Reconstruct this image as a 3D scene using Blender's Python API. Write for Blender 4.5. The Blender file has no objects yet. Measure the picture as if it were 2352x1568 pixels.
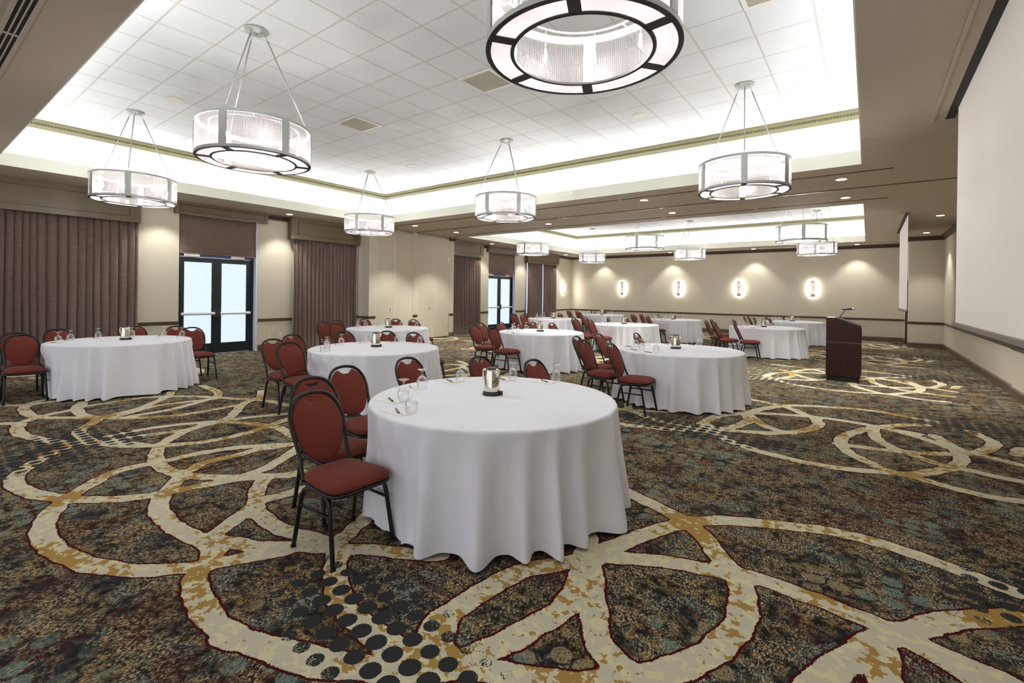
import bpy, bmesh, math, random
import numpy as np
from mathutils import Vector, Matrix
PI = math.pi
C = bpy.context.scene.collection
SC = bpy.context.scene
random.seed(7)

# ------------------------------------------------------------------ camera
YAW, PITCH, ROLL, FPX, CXP, CYP, CAMZ = 0.6428, -0.0024, 0.0126, 1092.7, 1176.0, 679.35, 1.585
def cam_axes():
    c, s = math.cos(YAW), math.sin(YAW)
    f = Vector((-s, c, 0)); r = Vector((c, s, 0)); u = Vector((0, 0, 1))
    c, s = math.cos(PITCH), math.sin(PITCH); f, u = c*f + s*u, c*u - s*f
    c, s = math.cos(ROLL), math.sin(ROLL); r, u = c*r + s*u, c*u - s*r
    return r, u, f
CR, CU, CF = cam_axes()
cam = bpy.data.objects.new('camera', bpy.data.cameras.new('camera')); C.objects.link(cam)
M = Matrix.Identity(4)
for i in range(3):
    M[i][0] = CR[i]; M[i][1] = CU[i]; M[i][2] = -CF[i]
M[0][3], M[1][3], M[2][3] = 0, 0, CAMZ
cam.matrix_world = M
cam.data.sensor_width = 36; cam.data.sensor_fit = 'HORIZONTAL'
cam.data.lens = FPX/2352*36
cam.data.shift_y = -(784-CYP)/2352
cam.data.clip_start = 0.05; cam.data.clip_end = 100
SC.camera = cam

# ------------------------------------------------------------------ light and exposure
vs = SC.view_settings
vs.view_transform = 'Standard'; vs.look = 'None'; vs.gamma = 1; vs.use_curve_mapping = False
vs.exposure = 1.52
try:
    SC.cycles.use_denoising = True
except Exception:
    pass
W = bpy.data.worlds.new('World'); SC.world = W; W.use_nodes = True
bg = W.node_tree.nodes['Background']
bg.inputs[0].default_value = (.96, .98, 1.06, 1); bg.inputs[1].default_value = 0.42
COVE_W = 3.3      # watts per metre of cove strip
CHAND_E = 440.0     # bulb emission
DOWN_W = 100.0      # downlight watts
def area(name, loc, size, rot, power, col):
    l = bpy.data.lights.new(name, 'AREA'); l.shape = 'RECTANGLE'; l.size, l.size_y = size
    l.energy = power; l.color = col
    o = bpy.data.objects.new(name, l); C.objects.link(o); o.location = loc; o.rotation_euler = rot
    return o
ZS, ZT = 3.675, 4.672            # soffit and tile ceiling heights
C0, C1 = -11.77, -0.10
COVES = [(1.135, 9.13), (12.93, 21.42)]
SB = 0.50
def cove_lights():
    col = (0.92, 0.97, 1.0)
    for k, (ya, yb) in enumerate(COVES):
        ym, L = (ya+yb)/2, yb-ya; xm, Lx = (C0+C1)/2, C1-C0
        t = math.radians(180)
        z = 3.80
        area('cove_light', (xm, yb+0.22, z), (Lx+0.6, 0.10), (t, 0, 0), COVE_W*Lx, col)
        area('cove_light', (xm, ya-0.22, z), (Lx+0.6, 0.10), (t, 0, 0), COVE_W*Lx, col)
        area('cove_light', (C0-0.22, ym, z), (0.10, L+0.6), (t, 0, 0), COVE_W*L, col)
        area('cove_light', (C1+0.22, ym, z), (0.10, L+0.6), (t, 0, 0), COVE_W*L, col)
cove_lights()

# ------------------------------------------------------------------ helpers
def lin(r, g, b):
    f = lambda c: (c/255/12.92) if c/255 <= .04045 else ((c/255+.055)/1.055)**2.4
    return (f(r), f(g), f(b), 1)
def px(x, y, z=0.0):
    d = (x-CXP)/FPX*CR - (y-CYP)/FPX*CU + CF
    p = Vector((0, 0, CAMZ)) + d*((z-CAMZ)/d.z)
    return p
class NT:
    def __init__(s, name):
        s.m = bpy.data.materials.new(name); s.m.use_nodes = True
        s.t = s.m.node_tree; s.n = s.t.nodes; s.b = s.n['Principled BSDF']; s.out = s.n['Material Output']
    def add(s, typ, **kw):
        n = s.n.new(typ)
        for k, v in kw.items(): setattr(n, k, v)
        return n
    def link(s, a, b): s.t.links.new(a, b)
    def math(s, op, a, b=None, c=None, clamp=False):
        n = s.n.new('ShaderNodeMath'); n.operation = op; n.use_clamp = clamp
        for i, v in enumerate((a, b, c)):
            if v is None: continue
            if isinstance(v, (int, float)): n.inputs[i].default_value = v
            else: s.link(v, n.inputs[i])
        return n.outputs[0]
    def mix(s, f, a, b):
        n = s.n.new('ShaderNodeMix'); n.data_type = 'RGBA'
        for i, v in ((0, f), (6, a), (7, b)):
            if isinstance(v, (int, float)): n.inputs[i].default_value = v
            elif isinstance(v, tuple): n.inputs[i].default_value = v
            else: s.link(v, n.inputs[i])
        return n.outputs[2]
    def noise(s, vec, scale, detail=2, rough=.5, dist=0):
        n = s.n.new('ShaderNodeTexNoise'); n.inputs['Scale'].default_value = scale
        n.inputs['Detail'].default_value = detail; n.inputs['Roughness'].default_value = rough
        n.inputs['Distortion'].default_value = dist
        s.link(vec, n.inputs['Vector']); return n.outputs['Fac']
    def step(s, v, lo, hi):
        n = s.n.new('ShaderNodeMapRange'); n.inputs[1].default_value = lo; n.inputs[2].default_value = hi
        n.interpolation_type = 'SMOOTHSTEP'
        s.link(v, n.inputs[0]); return n.outputs[0]
    def coord(s, which='Object'):
        return s.n.new('ShaderNodeTexCoord').outputs[which]
    def mapping(s, vec, scale=(1, 1, 1), rot=(0, 0, 0), loc=(0, 0, 0)):
        n = s.n.new('ShaderNodeMapping'); n.inputs['Scale'].default_value = scale
        n.inputs['Rotation'].default_value = rot; n.inputs['Location'].default_value = loc
        s.link(vec, n.inputs[0]); return n.outputs[0]
    def bump(s, h, strength=.3, dist=.01):
        n = s.n.new('ShaderNodeBump'); n.inputs['Strength'].default_value = strength
        n.inputs['Distance'].default_value = dist
        s.link(h, n.inputs['Height']); s.link(n.outputs[0], s.b.inputs['Normal'])
    def set(s, col=None, rough=.6, metal=0, spec=None):
        if isinstance(col, tuple): s.b.inputs['Base Color'].default_value = col
        elif col is not None: s.link(col, s.b.inputs['Base Color'])
        s.b.inputs['Roughness'].default_value = rough; s.b.inputs['Metallic'].default_value = metal
        if spec is not None: s.b.inputs['Specular IOR Level'].default_value = spec
        return s.m
def simple(name, col, rough=.6, metal=0, spec=None, var=.06, scale=12):
    t = NT(name); n = t.noise(t.coord(), scale, 3)
    f = t.math('MULTIPLY_ADD', n, var*2, 1-var)
    mx = t.add('ShaderNodeVectorMath', operation='SCALE'); mx.inputs[0].default_value = col[:3]
    t.link(f, mx.inputs['Scale'])
    return t.set(mx.outputs[0], rough, metal, spec)
def emis(name, col, strength):
    t = NT(name); t.b.inputs['Base Color'].default_value = (.8, .8, .8, 1)
    t.b.inputs['Emission Color'].default_value = col; t.b.inputs['Emission Strength'].default_value = strength
    return t.m
MAT = {}
def build_mats():
    # wall covering: woven linen vinyl
    def fabricwall(name, col, var=.10):
        t = NT(name); co = t.coord()
        a = t.noise(t.mapping(co, (60, 60, 4)), 3, 2); b = t.noise(t.mapping(co, (4, 4, 90)), 3, 2)
        s = t.math('ADD', a, b); f = t.math('MULTIPLY_ADD', s, var, 1-var)
        mx = t.add('ShaderNodeVectorMath', operation='SCALE'); mx.inputs[0].default_value = col[:3]
        t.link(f, mx.inputs['Scale']); t.bump(s, .15, .002)
        return t.set(mx.outputs[0], .85)
    MAT['wall'] = fabricwall('wall_fabric', lin(194, 186, 166))
    MAT['panel'] = fabricwall('partition_fabric', lin(194, 186, 164), .06)
    MAT['wood'] = simple('trim_brown', lin(92, 76, 58), .42)
    MAT['wood_d'] = simple('crown_brown', lin(62, 48, 36), .45)
    MAT['valance'] = simple('valance_paint', lin(98, 84, 58), .40)
    MAT['valance_line'] = simple('valance_moulding', lin(70, 54, 32), .4)
    MAT['gold'] = simple('gold_moulding', lin(112, 106, 76), .6)
    MAT['gold_d'] = simple('gold_dentil', lin(88, 82, 56), .6)
    MAT['soffit'] = simple('soffit_paint', lin(184, 170, 152), .8, var=.02)
    MAT['lip'] = simple('cove_lip_paint', lin(222, 222, 208), .8, var=.02)
    MAT['cove'] = simple('cove_wall_paint', lin(206, 208, 204), .8, var=.02)
    MAT['groove'] = simple('shadow_gap', lin(60, 50, 42), .7)
    MAT['track'] = simple('steel_track', lin(150, 140, 130), .3, .7)
    # acoustic tiles
    t = NT('acoustic_tile'); co = t.coord(); sp = t.add('ShaderNodeSeparateXYZ'); t.link(co, sp.inputs[0])
    S = .6096
    def gl(o, off):
        v = t.math('SUBTRACT', o, off); v = t.math('DIVIDE', v, S); v = t.math('FRACT', v)
        v = t.math('SUBTRACT', v, .5); v = t.math('ABSOLUTE', v); v = t.math('SUBTRACT', .5, v)
        return t.math('MULTIPLY', v, S)
    gx, gy = gl(sp.outputs[0], -4.765), gl(sp.outputs[1], 4.362)
    g = t.math('MINIMUM', gx, gy)
    bar = t.math('LESS_THAN', g, .0045)
    edge = t.math('MULTIPLY', t.math('LESS_THAN', g, .0075), t.math('GREATER_THAN', g, .0045))  # thin dark line beside each bar: its shadow painted into the tile colour
    n = t.noise(co, 160, 2)
    base = t.mix(t.step(n, .3, .7), lin(220, 221, 221), lin(226, 227, 228))
    c1 = t.mix(bar, base, lin(218, 214, 203)); c2 = t.mix(edge, c1, lin(150, 142, 124))
    h = t.step(g, .006, .016); t.bump(h, .4, .01)
    MAT['tile'] = t.set(c2, .9)
    # chair fabric: rust with a small raised diamond weave
    t = NT('rust_fabric'); co = t.coord(); sp = t.add('ShaderNodeSeparateXYZ'); t.link(co, sp.inputs[0])
    u = t.math('ADD', sp.outputs[1], t.math('MULTIPLY', sp.outputs[2], .7)); u = t.math('ADD', u, t.math('MULTIPLY', sp.outputs[0], .7))
    v = t.math('SUBTRACT', sp.outputs[1], t.math('MULTIPLY', sp.outputs[2], .7)); v = t.math('SUBTRACT', v, t.math('MULTIPLY', sp.outputs[0], .7))
    w = t.math('MULTIPLY', t.math('SINE', t.math('MULTIPLY', u, 1150)), t.math('SINE', t.math('MULTIPLY', v, 1150)))
    f = t.step(w, -.3, .7); nz = t.noise(co, 45, 3)
    c1 = t.mix(f, lin(94, 31, 17), lin(130, 50, 29)); c2 = t.mix(t.step(nz, .35, .7), c1, lin(108, 39, 22))
    t.bump(w, .08, .002)
    MAT['rust'] = t.set(c2, .85); t.b.inputs['Sheen Weight'].default_value = .03
    MAT['black'] = simple('black_metal', lin(30, 30, 27), .32, .3)
    MAT['foot'] = simple('black_rubber', lin(16, 16, 16), .8)
    # tablecloth
    t = NT('white_tablecloth'); co = t.coord(); sp = t.add('ShaderNodeSeparateXYZ'); t.link(co, sp.inputs[0])
    def crease(o, off):
        v = t.math('ABSOLUTE', t.math('SUBTRACT', o, off)); return t.step(v, .012, 0)
    cr = t.math('ADD', crease(sp.outputs[0], -.32), crease(sp.outputs[1], .28))
    cr = t.math('ADD', cr, crease(sp.outputs[1], -.36)); cr = t.math('ADD', cr, crease(sp.outputs[0], .35))
    nz = t.noise(t.mapping(co, (1, 1, .35)), 9, 4)
    h = t.math('ADD', t.math('MULTIPLY', nz, 1.2), t.math('MULTIPLY', cr, .35)); t.bump(h, .10, .005)
    base = t.mix(t.step(nz, .3, .7), lin(236, 236, 242), lin(240, 240, 245))
    MAT['cloth'] = t.set(base, .8); t.b.inputs['Sheen Weight'].default_value = .1
    MAT['tablewood'] = simple('table_ply', lin(140, 115, 85), .6)
    # curtains
    t = NT('brown_curtain'); co = t.coord()
    a = t.noise(t.mapping(co, (3, 3, 120)), 3, 2); b = t.noise(t.mapping(co, (90, 90, 3)), 3, 2)
    s = t.math('ADD', a, b)
    MAT['curtain'] = t.set(t.mix(t.step(s, .7, 1.3), lin(116, 96, 84), lin(156, 132, 117)), .75); t.bump(s, .2, .002)
    t.b.inputs['Sheen Weight'].default_value = .1
    # door frames, glass
    MAT['doorframe'] = simple('dark_green_aluminium', lin(26, 38, 42), .35, .3)
    MAT['frost'] = emis('frosted_daylit_glass', (.74, .87, 1.0, 1), .345); MAT['frost'].node_tree.nodes['Principled BSDF'].inputs['Base Color'].default_value = (.1, .1, .1, 1); MAT['frost2'] = emis('daylit_glass', (.45, .55, 1.0, 1), .55)
    MAT['header'] = simple('blue_lit_header', lin(92, 100, 150), .5)  # blue daylight falling on the header is put into its base colour
    MAT['jamb'] = simple('white_jamb', lin(205, 208, 222), .6)
    MAT['steel'] = simple('brushed_steel', lin(200, 200, 198), .3, .9)
    MAT['pushbar'] = simple('pale_pushbar', lin(214, 214, 218), .35, .2)
    # chandelier
    MAT['nickel'] = simple('brushed_nickel', lin(176, 178, 174), .38, .55)
    MAT['underside_shade'] = simple('unlit_underside', lin(58, 52, 48), .45, .3)  # unlit underside of the drum frame; the shade is put into this dark colour
    t = NT('fluted_acrylic'); co = t.coord(); sp = t.add('ShaderNodeSeparateXYZ'); t.link(co, sp.inputs[0])
    ang = t.math('ARCTAN2', sp.outputs[1], sp.outputs[0]); st = t.math('SINE', t.math('MULTIPLY', ang, 250))
    st = t.step(st, -.8, .8)
    tr = t.add('ShaderNodeBsdfTransparent'); tr.inputs[0].default_value = (.96, .95, .95, 1)
    tl = t.add('ShaderNodeBsdfTranslucent'); tl.inputs[0].default_value = (.17, .155, .158, 1)
    df = t.add('ShaderNodeBsdfDiffuse'); df.inputs[0].default_value = (.28, .26, .265, 1)
    gl_ = t.add('ShaderNodeBsdfGlossy'); gl_.inputs['Roughness'].default_value = .15
    m1 = t.add('ShaderNodeMixShader'); m1.inputs[0].default_value = .35; t.link(tl.outputs[0], m1.inputs[1]); t.link(df.outputs[0], m1.inputs[2])
    m2 = t.add('ShaderNodeMixShader'); m2.inputs[0].default_value = .12; t.link(m1.outputs[0], m2.inputs[1]); t.link(gl_.outputs[0], m2.inputs[2])
    m3 = t.add('ShaderNodeMixShader'); t.link(t.math('MULTIPLY_ADD', st, .36, .24), m3.inputs[0]); t.link(tr.outputs[0], m3.inputs[1]); t.link(m2.outputs[0], m3.inputs[2])
    t.link(m3.outputs[0], t.out.inputs[0]); MAT['acrylic'] = t.m
    t = NT('white_diffuser'); tl = t.add('ShaderNodeBsdfTranslucent'); tl.inputs[0].default_value = (.20, .19, .195, 1)
    df = t.add('ShaderNodeBsdfDiffuse'); df.inputs[0].default_value = (.93, .92, .92, 1)
    m1 = t.add('ShaderNodeMixShader'); m1.inputs[0].default_value = .45; t.link(tl.outputs[0], m1.inputs[1]); t.link(df.outputs[0], m1.inputs[2])
    t.link(m1.outputs[0], t.out.inputs[0]); MAT['diffuser'] = t.m
    MAT['bulb'] = emis('bulb_glow', (1, .97, .95, 1), CHAND_E)
    MAT['lens'] = emis('downlight_lens', (1, .97, .92, 1), 6)
    MAT['sconce_glow'] = emis('sconce_lamp', (1, .98, .94, 1), 140)
    MAT['whitemetal'] = simple('white_trim', lin(220, 216, 206), .5)
    MAT['plate'] = simple('ivory_plastic', lin(226, 216, 170), .4)
    MAT['ventback'] = simple('vent_backing', lin(112, 104, 90), .7)
    MAT['darkslot'] = simple('dark_slot', lin(18, 16, 16), .6)
    MAT['grille'] = simple('vent_grey', lin(196, 190, 172), .6)
    # sconce art glass
    t = NT('mottled_sconce_shade'); co = t.coord(); n = t.noise(t.mapping(co, (20, 20, 5)), 2, 4)
    MAT['shade'] = t.set(t.mix(t.step(n, .4, .65), lin(66, 58, 52), lin(112, 102, 94)), .6)
    # screens
    MAT['screen'] = simple('screen_fabric', lin(240, 235, 229), .8, var=.015)
    MAT['scr_black'] = simple('screen_black', lin(24, 22, 20), .6)
    MAT['scr_bar'] = simple('screen_bar', lin(120, 106, 96), .4)
    # pitcher etc
    MAT['chrome'] = simple('polished_steel', lin(226, 220, 206), .07, 1, var=.01)
    MAT['blackplastic'] = simple('black_plastic', lin(38, 36, 32), .45)
    t = NT('clear_glass'); tr = t.add('ShaderNodeBsdfTransparent'); tr.inputs[0].default_value = (.985, .985, .985, 1)
    g_ = t.add('ShaderNodeBsdfGlossy'); g_.inputs['Roughness'].default_value = .02; g_.inputs[0].default_value = (1, 1, 1, 1)
    lw = t.add('ShaderNodeLayerWeight'); lw.inputs[0].default_value = .30
    f = t.math('MULTIPLY_ADD', lw.outputs['Facing'], .75, .03, clamp=True)
    m = t.add('ShaderNodeMixShader'); t.link(f, m.inputs[0]); t.link(tr.outputs[0], m.inputs[1]); t.link(g_.outputs[0], m.inputs[2])
    t.link(m.outputs[0], t.out.inputs[0]); MAT['glass'] = t.m
    # note pad with a small red printed mark
    t = NT('note_paper'); co = t.coord()
    v = t.mapping(co, (1/.014, 1/.009, 0), loc=(-.085/.014, .045/.009, 0))
    ln = t.add('ShaderNodeVectorMath', operation='LENGTH'); t.link(v, ln.inputs[0]); r = ln.outputs['Value']
    nz = t.noise(co, 260, 1)
    ring = t.math('LESS_THAN', r, 1.0); ring = t.math('MULTIPLY', ring, t.math('GREATER_THAN', nz, .47))
    MAT['paper'] = t.set(t.mix(ring, lin(240, 239, 238), lin(190, 60, 70)), .7)
    MAT['paperedge'] = simple('pad_edge', lin(150, 146, 144), .8)
    MAT['pen'] = simple('pen_grey', lin(96, 94, 92), .35, .3)
    # lectern mahogany
    t = NT('mahogany'); co = t.coord(); n = t.noise(t.mapping(co, (14, 14, 1.2)), 4, 4, .6, .4)
    MAT['mahogany'] = t.set(t.mix(t.step(n, .3, .7), lin(30, 11, 7), lin(54, 21, 12)), .4, 0, .3)
    MAT['greytop'] = simple('grey_ledge', lin(150, 135, 120), .5)
build_mats()

def obj(name, bm, mat, parent=None, smooth=False, loc=None):
    me = bpy.data.meshes.new(name); bm.normal_update(); bm.to_mesh(me); bm.free()
    if isinstance(mat, (list, tuple)):
        for m in mat: me.materials.append(m)
    else: me.materials.append(mat)
    if smooth:
        for p in me.polygons: p.use_smooth = True
    o = bpy.data.objects.new(name, me); C.objects.link(o)
    if parent: o.parent = parent
    if loc: o.location = loc
    return o
def tag(o, label, cat, group=None, kind=None):
    o['label'] = label; o['category'] = cat
    if group: o['group'] = group
    if kind: o['kind'] = kind
    return o
def thing(name, label, cat, loc=(0, 0, 0), rz=0, group=None):
    o = bpy.data.objects.new(name, None); C.objects.link(o); o.empty_display_size = .1
    o.location = loc; o.rotation_euler = (0, 0, rz); return tag(o, label, cat, group)
def struct(name, bm, mat, smooth=False):
    o = obj(name, bm, mat, None, smooth); o['kind'] = 'structure'; return o
def box(bm, x0, x1, y0, y1, z0, z1, mi=0):
    v = [bm.verts.new((x, y, z)) for x in (x0, x1) for y in (y0, y1) for z in (z0, z1)]
    F = [(0, 1, 3, 2), (4, 6, 7, 5), (0, 4, 5, 1), (2, 3, 7, 6), (0, 2, 6, 4), (1, 5, 7, 3)]
    for f in F:
        fc = bm.faces.new([v[i] for i in f]); fc.material_index = mi
    return v
def B(*boxes):
    bm = bmesh.new()
    for b in boxes: box(bm, *b)
    return bm
def bevel(bm, w=.004, seg=2):
    bmesh.ops.bevel(bm, geom=list(bm.edges), offset=w, segments=seg, affect='EDGES', profile=.5)
    return bm
def lathe(bm, prof, seg=32, cx=0, cy=0, cap=False, mi=0):
    rings = []
    for r, z in prof:
        if r < 1e-5: rings.append([bm.verts.new((cx, cy, z))])
        else: rings.append([bm.verts.new((cx+r*math.cos(2*PI*i/seg), cy+r*math.sin(2*PI*i/seg), z)) for i in range(seg)])
    for a, b in zip(rings, rings[1:]):
        for i in range(seg):
            j = (i+1) % seg
            if len(a) == 1 and len(b) == 1: continue
            if len(a) == 1: f = bm.faces.new((a[0], b[j], b[i]))
            elif len(b) == 1: f = bm.faces.new((a[i], a[j], b[0]))
            else: f = bm.faces.new((a[i], a[j], b[j], b[i]))
            f.material_index = mi
    return bm
def tube(bm, pts, r, seg=8, cap=True):
    pts = [Vector(p) for p in pts]; n = len(pts); rings = []; prev = None
    for i, p in enumerate(pts):
        d = (pts[min(i+1, n-1)]-pts[max(i-1, 0)]).normalized()
        if prev is None:
            a = Vector((0, 0, 1)) if abs(d.z) < .9 else Vector((0, 1, 0))
            x = d.cross(a).normalized()
        else: x = (prev - d*prev.dot(d)).normalized()
        prev = x; y = d.cross(x); rr = r[i] if isinstance(r, (list, tuple)) else r
        rings.append([bm.verts.new(p + rr*(x*math.cos(2*PI*k/seg)+y*math.sin(2*PI*k/seg))) for k in range(seg)])
    for a, b in zip(rings, rings[1:]):
        for k in range(seg): bm.faces.new((a[k], a[(k+1) % seg], b[(k+1) % seg], b[k]))
    if cap: bm.faces.new(rings[0][::-1]); bm.faces.new(rings[-1])
    return bm
def crom(P, n=6):
    P = [Vector(p) for p in P]; Q = [P[0]*2-P[1]] + P + [P[-1]*2-P[-2]]; out = []
    for i in range(1, len(Q)-2):
        for k in range(n):
            t = k/n; a, b, c, d = Q[i-1:i+3]
            out.append(.5*((2*b)+(c-a)*t+(2*a-5*b+4*c-d)*t*t+(3*b-a-3*c+d)*t**3))
    out.append(P[-1]); return out
def prism(bm, poly, axis, a, b):
    """poly of 2-D points extruded along axis 0/1/2 from a to b"""
    def mk(p, t):
        if axis == 0: return (t, p[0], p[1])
        if axis == 1: return (p[0], t, p[1])
        return (p[0], p[1], t)
    A = [bm.verts.new(mk(p, a)) for p in poly]; Bv = [bm.verts.new(mk(p, b)) for p in poly]
    n = len(poly)
    bm.faces.new(A[::-1]); bm.faces.new(Bv)
    for i in range(n): bm.faces.new((A[i], A[(i+1) % n], Bv[(i+1) % n], Bv[i]))
    bmesh.ops.recalc_face_normals(bm, faces=bm.faces)
    return bm
def dup(root, loc, rz=None, label=None, group=None):
    r = root.copy(); C.objects.link(r); r.location = loc
    if rz is not None: r.rotation_euler = (0, 0, rz)
    if label: r['label'] = label
    if group: r['group'] = group
    for ch in list(root.children):
        c = ch.copy(); C.objects.link(c); c.parent = r
        for g in ch.children:
            d = g.copy(); C.objects.link(d); d.parent = c
    return r

# ------------------------------------------------------------------ floor (carpet)
XL, XR, YB, YN = -13.06, 1.966, 22.92, -3.0
REP = 4.572
def carpet():
    # ribbons of the woven pattern: centre lines as seen on the floor
    r1 = [  # right-hand motif, repeats every 15 ft
     [(985,1480),(1000,1434),(1034,1406),(1115,1354),(1201,1311),(1299,1291),(1368,1276),(1431,1245),(1494,1222),(1552,1205),(1604,1196),(1690,1196),(1805,1207),(1920,1222),(2035,1251),(2150,1291),(2265,1334),(2352,1366)],
     [(1380,1105),(1430,1125),(1471,1144),(1535,1176),(1586,1205),(1627,1245),(1661,1291),(1696,1325),(1707,1377),(1696,1435),(1650,1486),(1575,1527),(1500,1550),(1402,1567),(1290,1585)],
     [(1345,1215),(1351,1256),(1356,1302),(1362,1348),(1362,1406),(1374,1463),(1402,1509),(1448,1550),(1489,1572)],
     [(1345,1270),(1339,1297),(1328,1348),(1287,1400),(1230,1435),(1161,1475),(1103,1498),(1034,1532),(960,1545)],
     [(1368,1276),(1414,1282),(1489,1285),(1575,1297),(1661,1314),(1736,1328),(1816,1354),(1920,1394),(2006,1429),(2092,1469),(2178,1509),(2265,1544),(2310,1565)]]
    r2 = [
     [(2014,980),(1956,994),(1932,1009),(1940,1031),(1971,1050),(2022,1073),(2076,1089),(2138,1083),(2188,1073),(2208,1058),(2200,1038),(2157,1019),(2099,1000),(2045,986),(2014,980)],
     [(2006,985),(2006,992),(2014,1007),(2045,1025),(2099,1046),(2157,1065),(2215,1077),(2293,1095),(2352,1106)],
     [(1925,1019),(1983,1027),(2060,1036),(2157,1042),(2235,1040),(2274,1029),(2281,1015),(2254,1001),(2230,990)],
     [(1440,976),(1537,984),(1634,992),(1673,1011),(1731,1032),(1808,1052),(1866,1065),(1944,1077),(2022,1083),(2076,1089),(2138,1106),(2215,1127),(2293,1143),(2352,1151)],
     [(2022,980),(2068,976),(2130,975)],
     [(2146,1000),(2177,1019),(2215,1036),(2274,1050),(2352,1069)],
     [(2352,1030),(2344,1035),(2336,1045)]]
    r3 = [  # left-hand motif
     [(503,1255),(480,1290),(452,1318),(452,1360),(473,1403),(511,1441),(567,1471),(631,1497),(690,1518),(767,1531),(852,1539),(937,1556)],
     [(775,1250),(771,1309),(775,1360),(801,1403),(844,1441),(895,1479),(959,1518)],
     [(1010,1275),(950,1271),(852,1262),(767,1258),(665,1254),(597,1254),(533,1245),(490,1241)],
     [(503,1292),(575,1279),(648,1266),(724,1237)],
     [(170,1019),(119,1041),(72,1066),(34,1096),(38,1117),(77,1134),(149,1145),(234,1147),(320,1141),(371,1132),(426,1122),(490,1109),(554,1098),(639,1092),(690,1083)],
     [(149,1145),(170,1134),(213,1109),(264,1083),(324,1068),(362,1062)],
     [(371,1019),(358,1041),(366,1066),(396,1083),(439,1092),(511,1096),(597,1092)],
     [(149,1145),(128,1164),(102,1198),(102,1237),(141,1271),(205,1296),(298,1309),(383,1307),(447,1301),(503,1292)],
     [(418,1092),(392,1117),(371,1143),(366,1173),(392,1203),(435,1228),(477,1245),(490,1266),(480,1290)],
     [(477,1241),(520,1207),(562,1177),(597,1151),(639,1139),(682,1126),(724,1113)],
     [(609,1096),(592,1126),(588,1156),(597,1181),(631,1207),(673,1224),(724,1237),(767,1254)],
     [(767,1254),(810,1215),(848,1181)],
     [(0,931),(60,930),(104,924),(149,918),(208,915)],
     [(119,915),(89,921),(60,932),(57,944),(77,956),(119,959),(179,959),(238,959),(327,959),(417,952),(491,940),(545,930)],
     [(0,973),(45,970),(83,959),(119,950),(179,937),(193,921),(223,915)],
     [(208,915),(185,927),(176,938),(190,952),(226,958),(268,950),(327,935),(381,912),(393,900)],
     [(202,932),(268,922),(342,912),(446,910),(536,915),(610,919),(664,932)],
     [(277,953),(357,932),(432,922),(491,915),(500,900),(464,885)],
     [(298,956),(387,941),(446,926),(482,916)],
     [(601,897),(598,912),(565,923),(550,935),(530,956),(500,968),(446,983),(402,1001),(372,1019)],
     [(45,974),(39,989),(60,1001),(104,1010),(149,1016),(193,1016),(238,1019),(298,1023),(387,1022),(476,1013),(551,998),(610,980),(670,959)],
     [(229,959),(208,974),(184,986),(184,998),(208,1013)],
     [(253,1001),(327,986),(417,974),(506,968),(580,973),(640,982),(673,1001)],
     [(253,1010),(342,998),(432,986),(482,971),(565,959),(667,949)],
     [(381,1058),(446,1043),(536,1028),(625,1022),(679,1019)],
     [(432,1081),(476,1060),(551,1043),(595,1031),(660,1022)],
     [(685,1028),(655,1049),(610,1075),(560,1093)], [(560,1093),(670,1090),(780,1070)],
     [(170,1019),(250,1014),(330,1022)]]
    segs = []
    def addc(curves, ks, wid, xoff=0):
        for ci, c in enumerate(curves):
            P = [px(*q) for q in c]; P = [Vector((p.x+xoff, p.y, 0)) for p in P]
            P = crom(P, 4)
            for k in ks:
                for a, b in zip(P, P[1:]): segs.append((a.x, a.y+k*REP, b.x, b.y+k*REP, wid))
    r2.append([(1824,991),(1770,993),(1700,990),(1641,984),(1618,972)])
    addc(r1, range(0, 5), .066); addc(r2, range(-1, 4), .062)
    addc(r3, range(0, 5), .060); addc(r1, range(-1, 5), .062, -10.9); addc(r3, (-1,), .06)
    xs = np.concatenate([np.arange(-13.3, -8, .045), np.arange(-8, 2.3, .028)])
    ys = np.concatenate([np.arange(-3.1, .3, .2), np.arange(.3, 6.5, .028), np.arange(6.5, 12, .04), np.arange(12, 23.05, .055)])
    X, Y = np.meshgrid(xs, ys); D = np.full(X.shape, .3)
    for x0, y0, x1, y1, w in segs:
        r = .22
        i0, i1 = np.searchsorted(ys, min(y0, y1)-r), np.searchsorted(ys, max(y0, y1)+r)
        j0, j1 = np.searchsorted(xs, min(x0, x1)-r), np.searchsorted(xs, max(x0, x1)+r)
        if i0 >= i1 or j0 >= j1: continue
        xx, yy = X[i0:i1, j0:j1], Y[i0:i1, j0:j1]; dx, dy = x1-x0, y1-y0; L = dx*dx+dy*dy+1e-12
        t = np.clip(((xx-x0)*dx+(yy-y0)*dy)/L, 0, 1)
        d = np.hypot(xx-x0-t*dx, yy-y0-t*dy)-w
        D[i0:i1, j0:j1] = np.minimum(D[i0:i1, j0:j1], d)
    # where the dotted passages lie
    dots = [(-1.95, 1.42, .75, .34, -.12), (-1.45, 1.30, .5, .30, 0), (-1.8, 5.85, .95, .40, -.1), (-.9, 5.75, .6, .22, .3),
            (1.15, 3.65, .9, .5, .1), (-6.5, 1.15, .95, .42, -.25), (-6.4, 1.62, .45, .2, 0), (-6.1, .55, .6, .4, -.6)]
    G = np.zeros(X.shape)
    for cx, cy, a, b, th in dots:
        for k in range(-1, 5):
            if (cx, cy) == (-1.8, 5.85) and k == -1: continue
            if (cx, cy) == (-1.8, 5.85) and k < 0: continue
            if cy < 2 and cx > -3 and k > 0: continue
            u = (X-cx)*math.cos(th)+(Y-cy-k*REP)*math.sin(th); v = -(X-cx)*math.sin(th)+(Y-cy-k*REP)*math.cos(th)
            G = np.maximum(G, np.clip(1.35-np.sqrt((u/a)**2+(v/b)**2), 0, 1))
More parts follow.
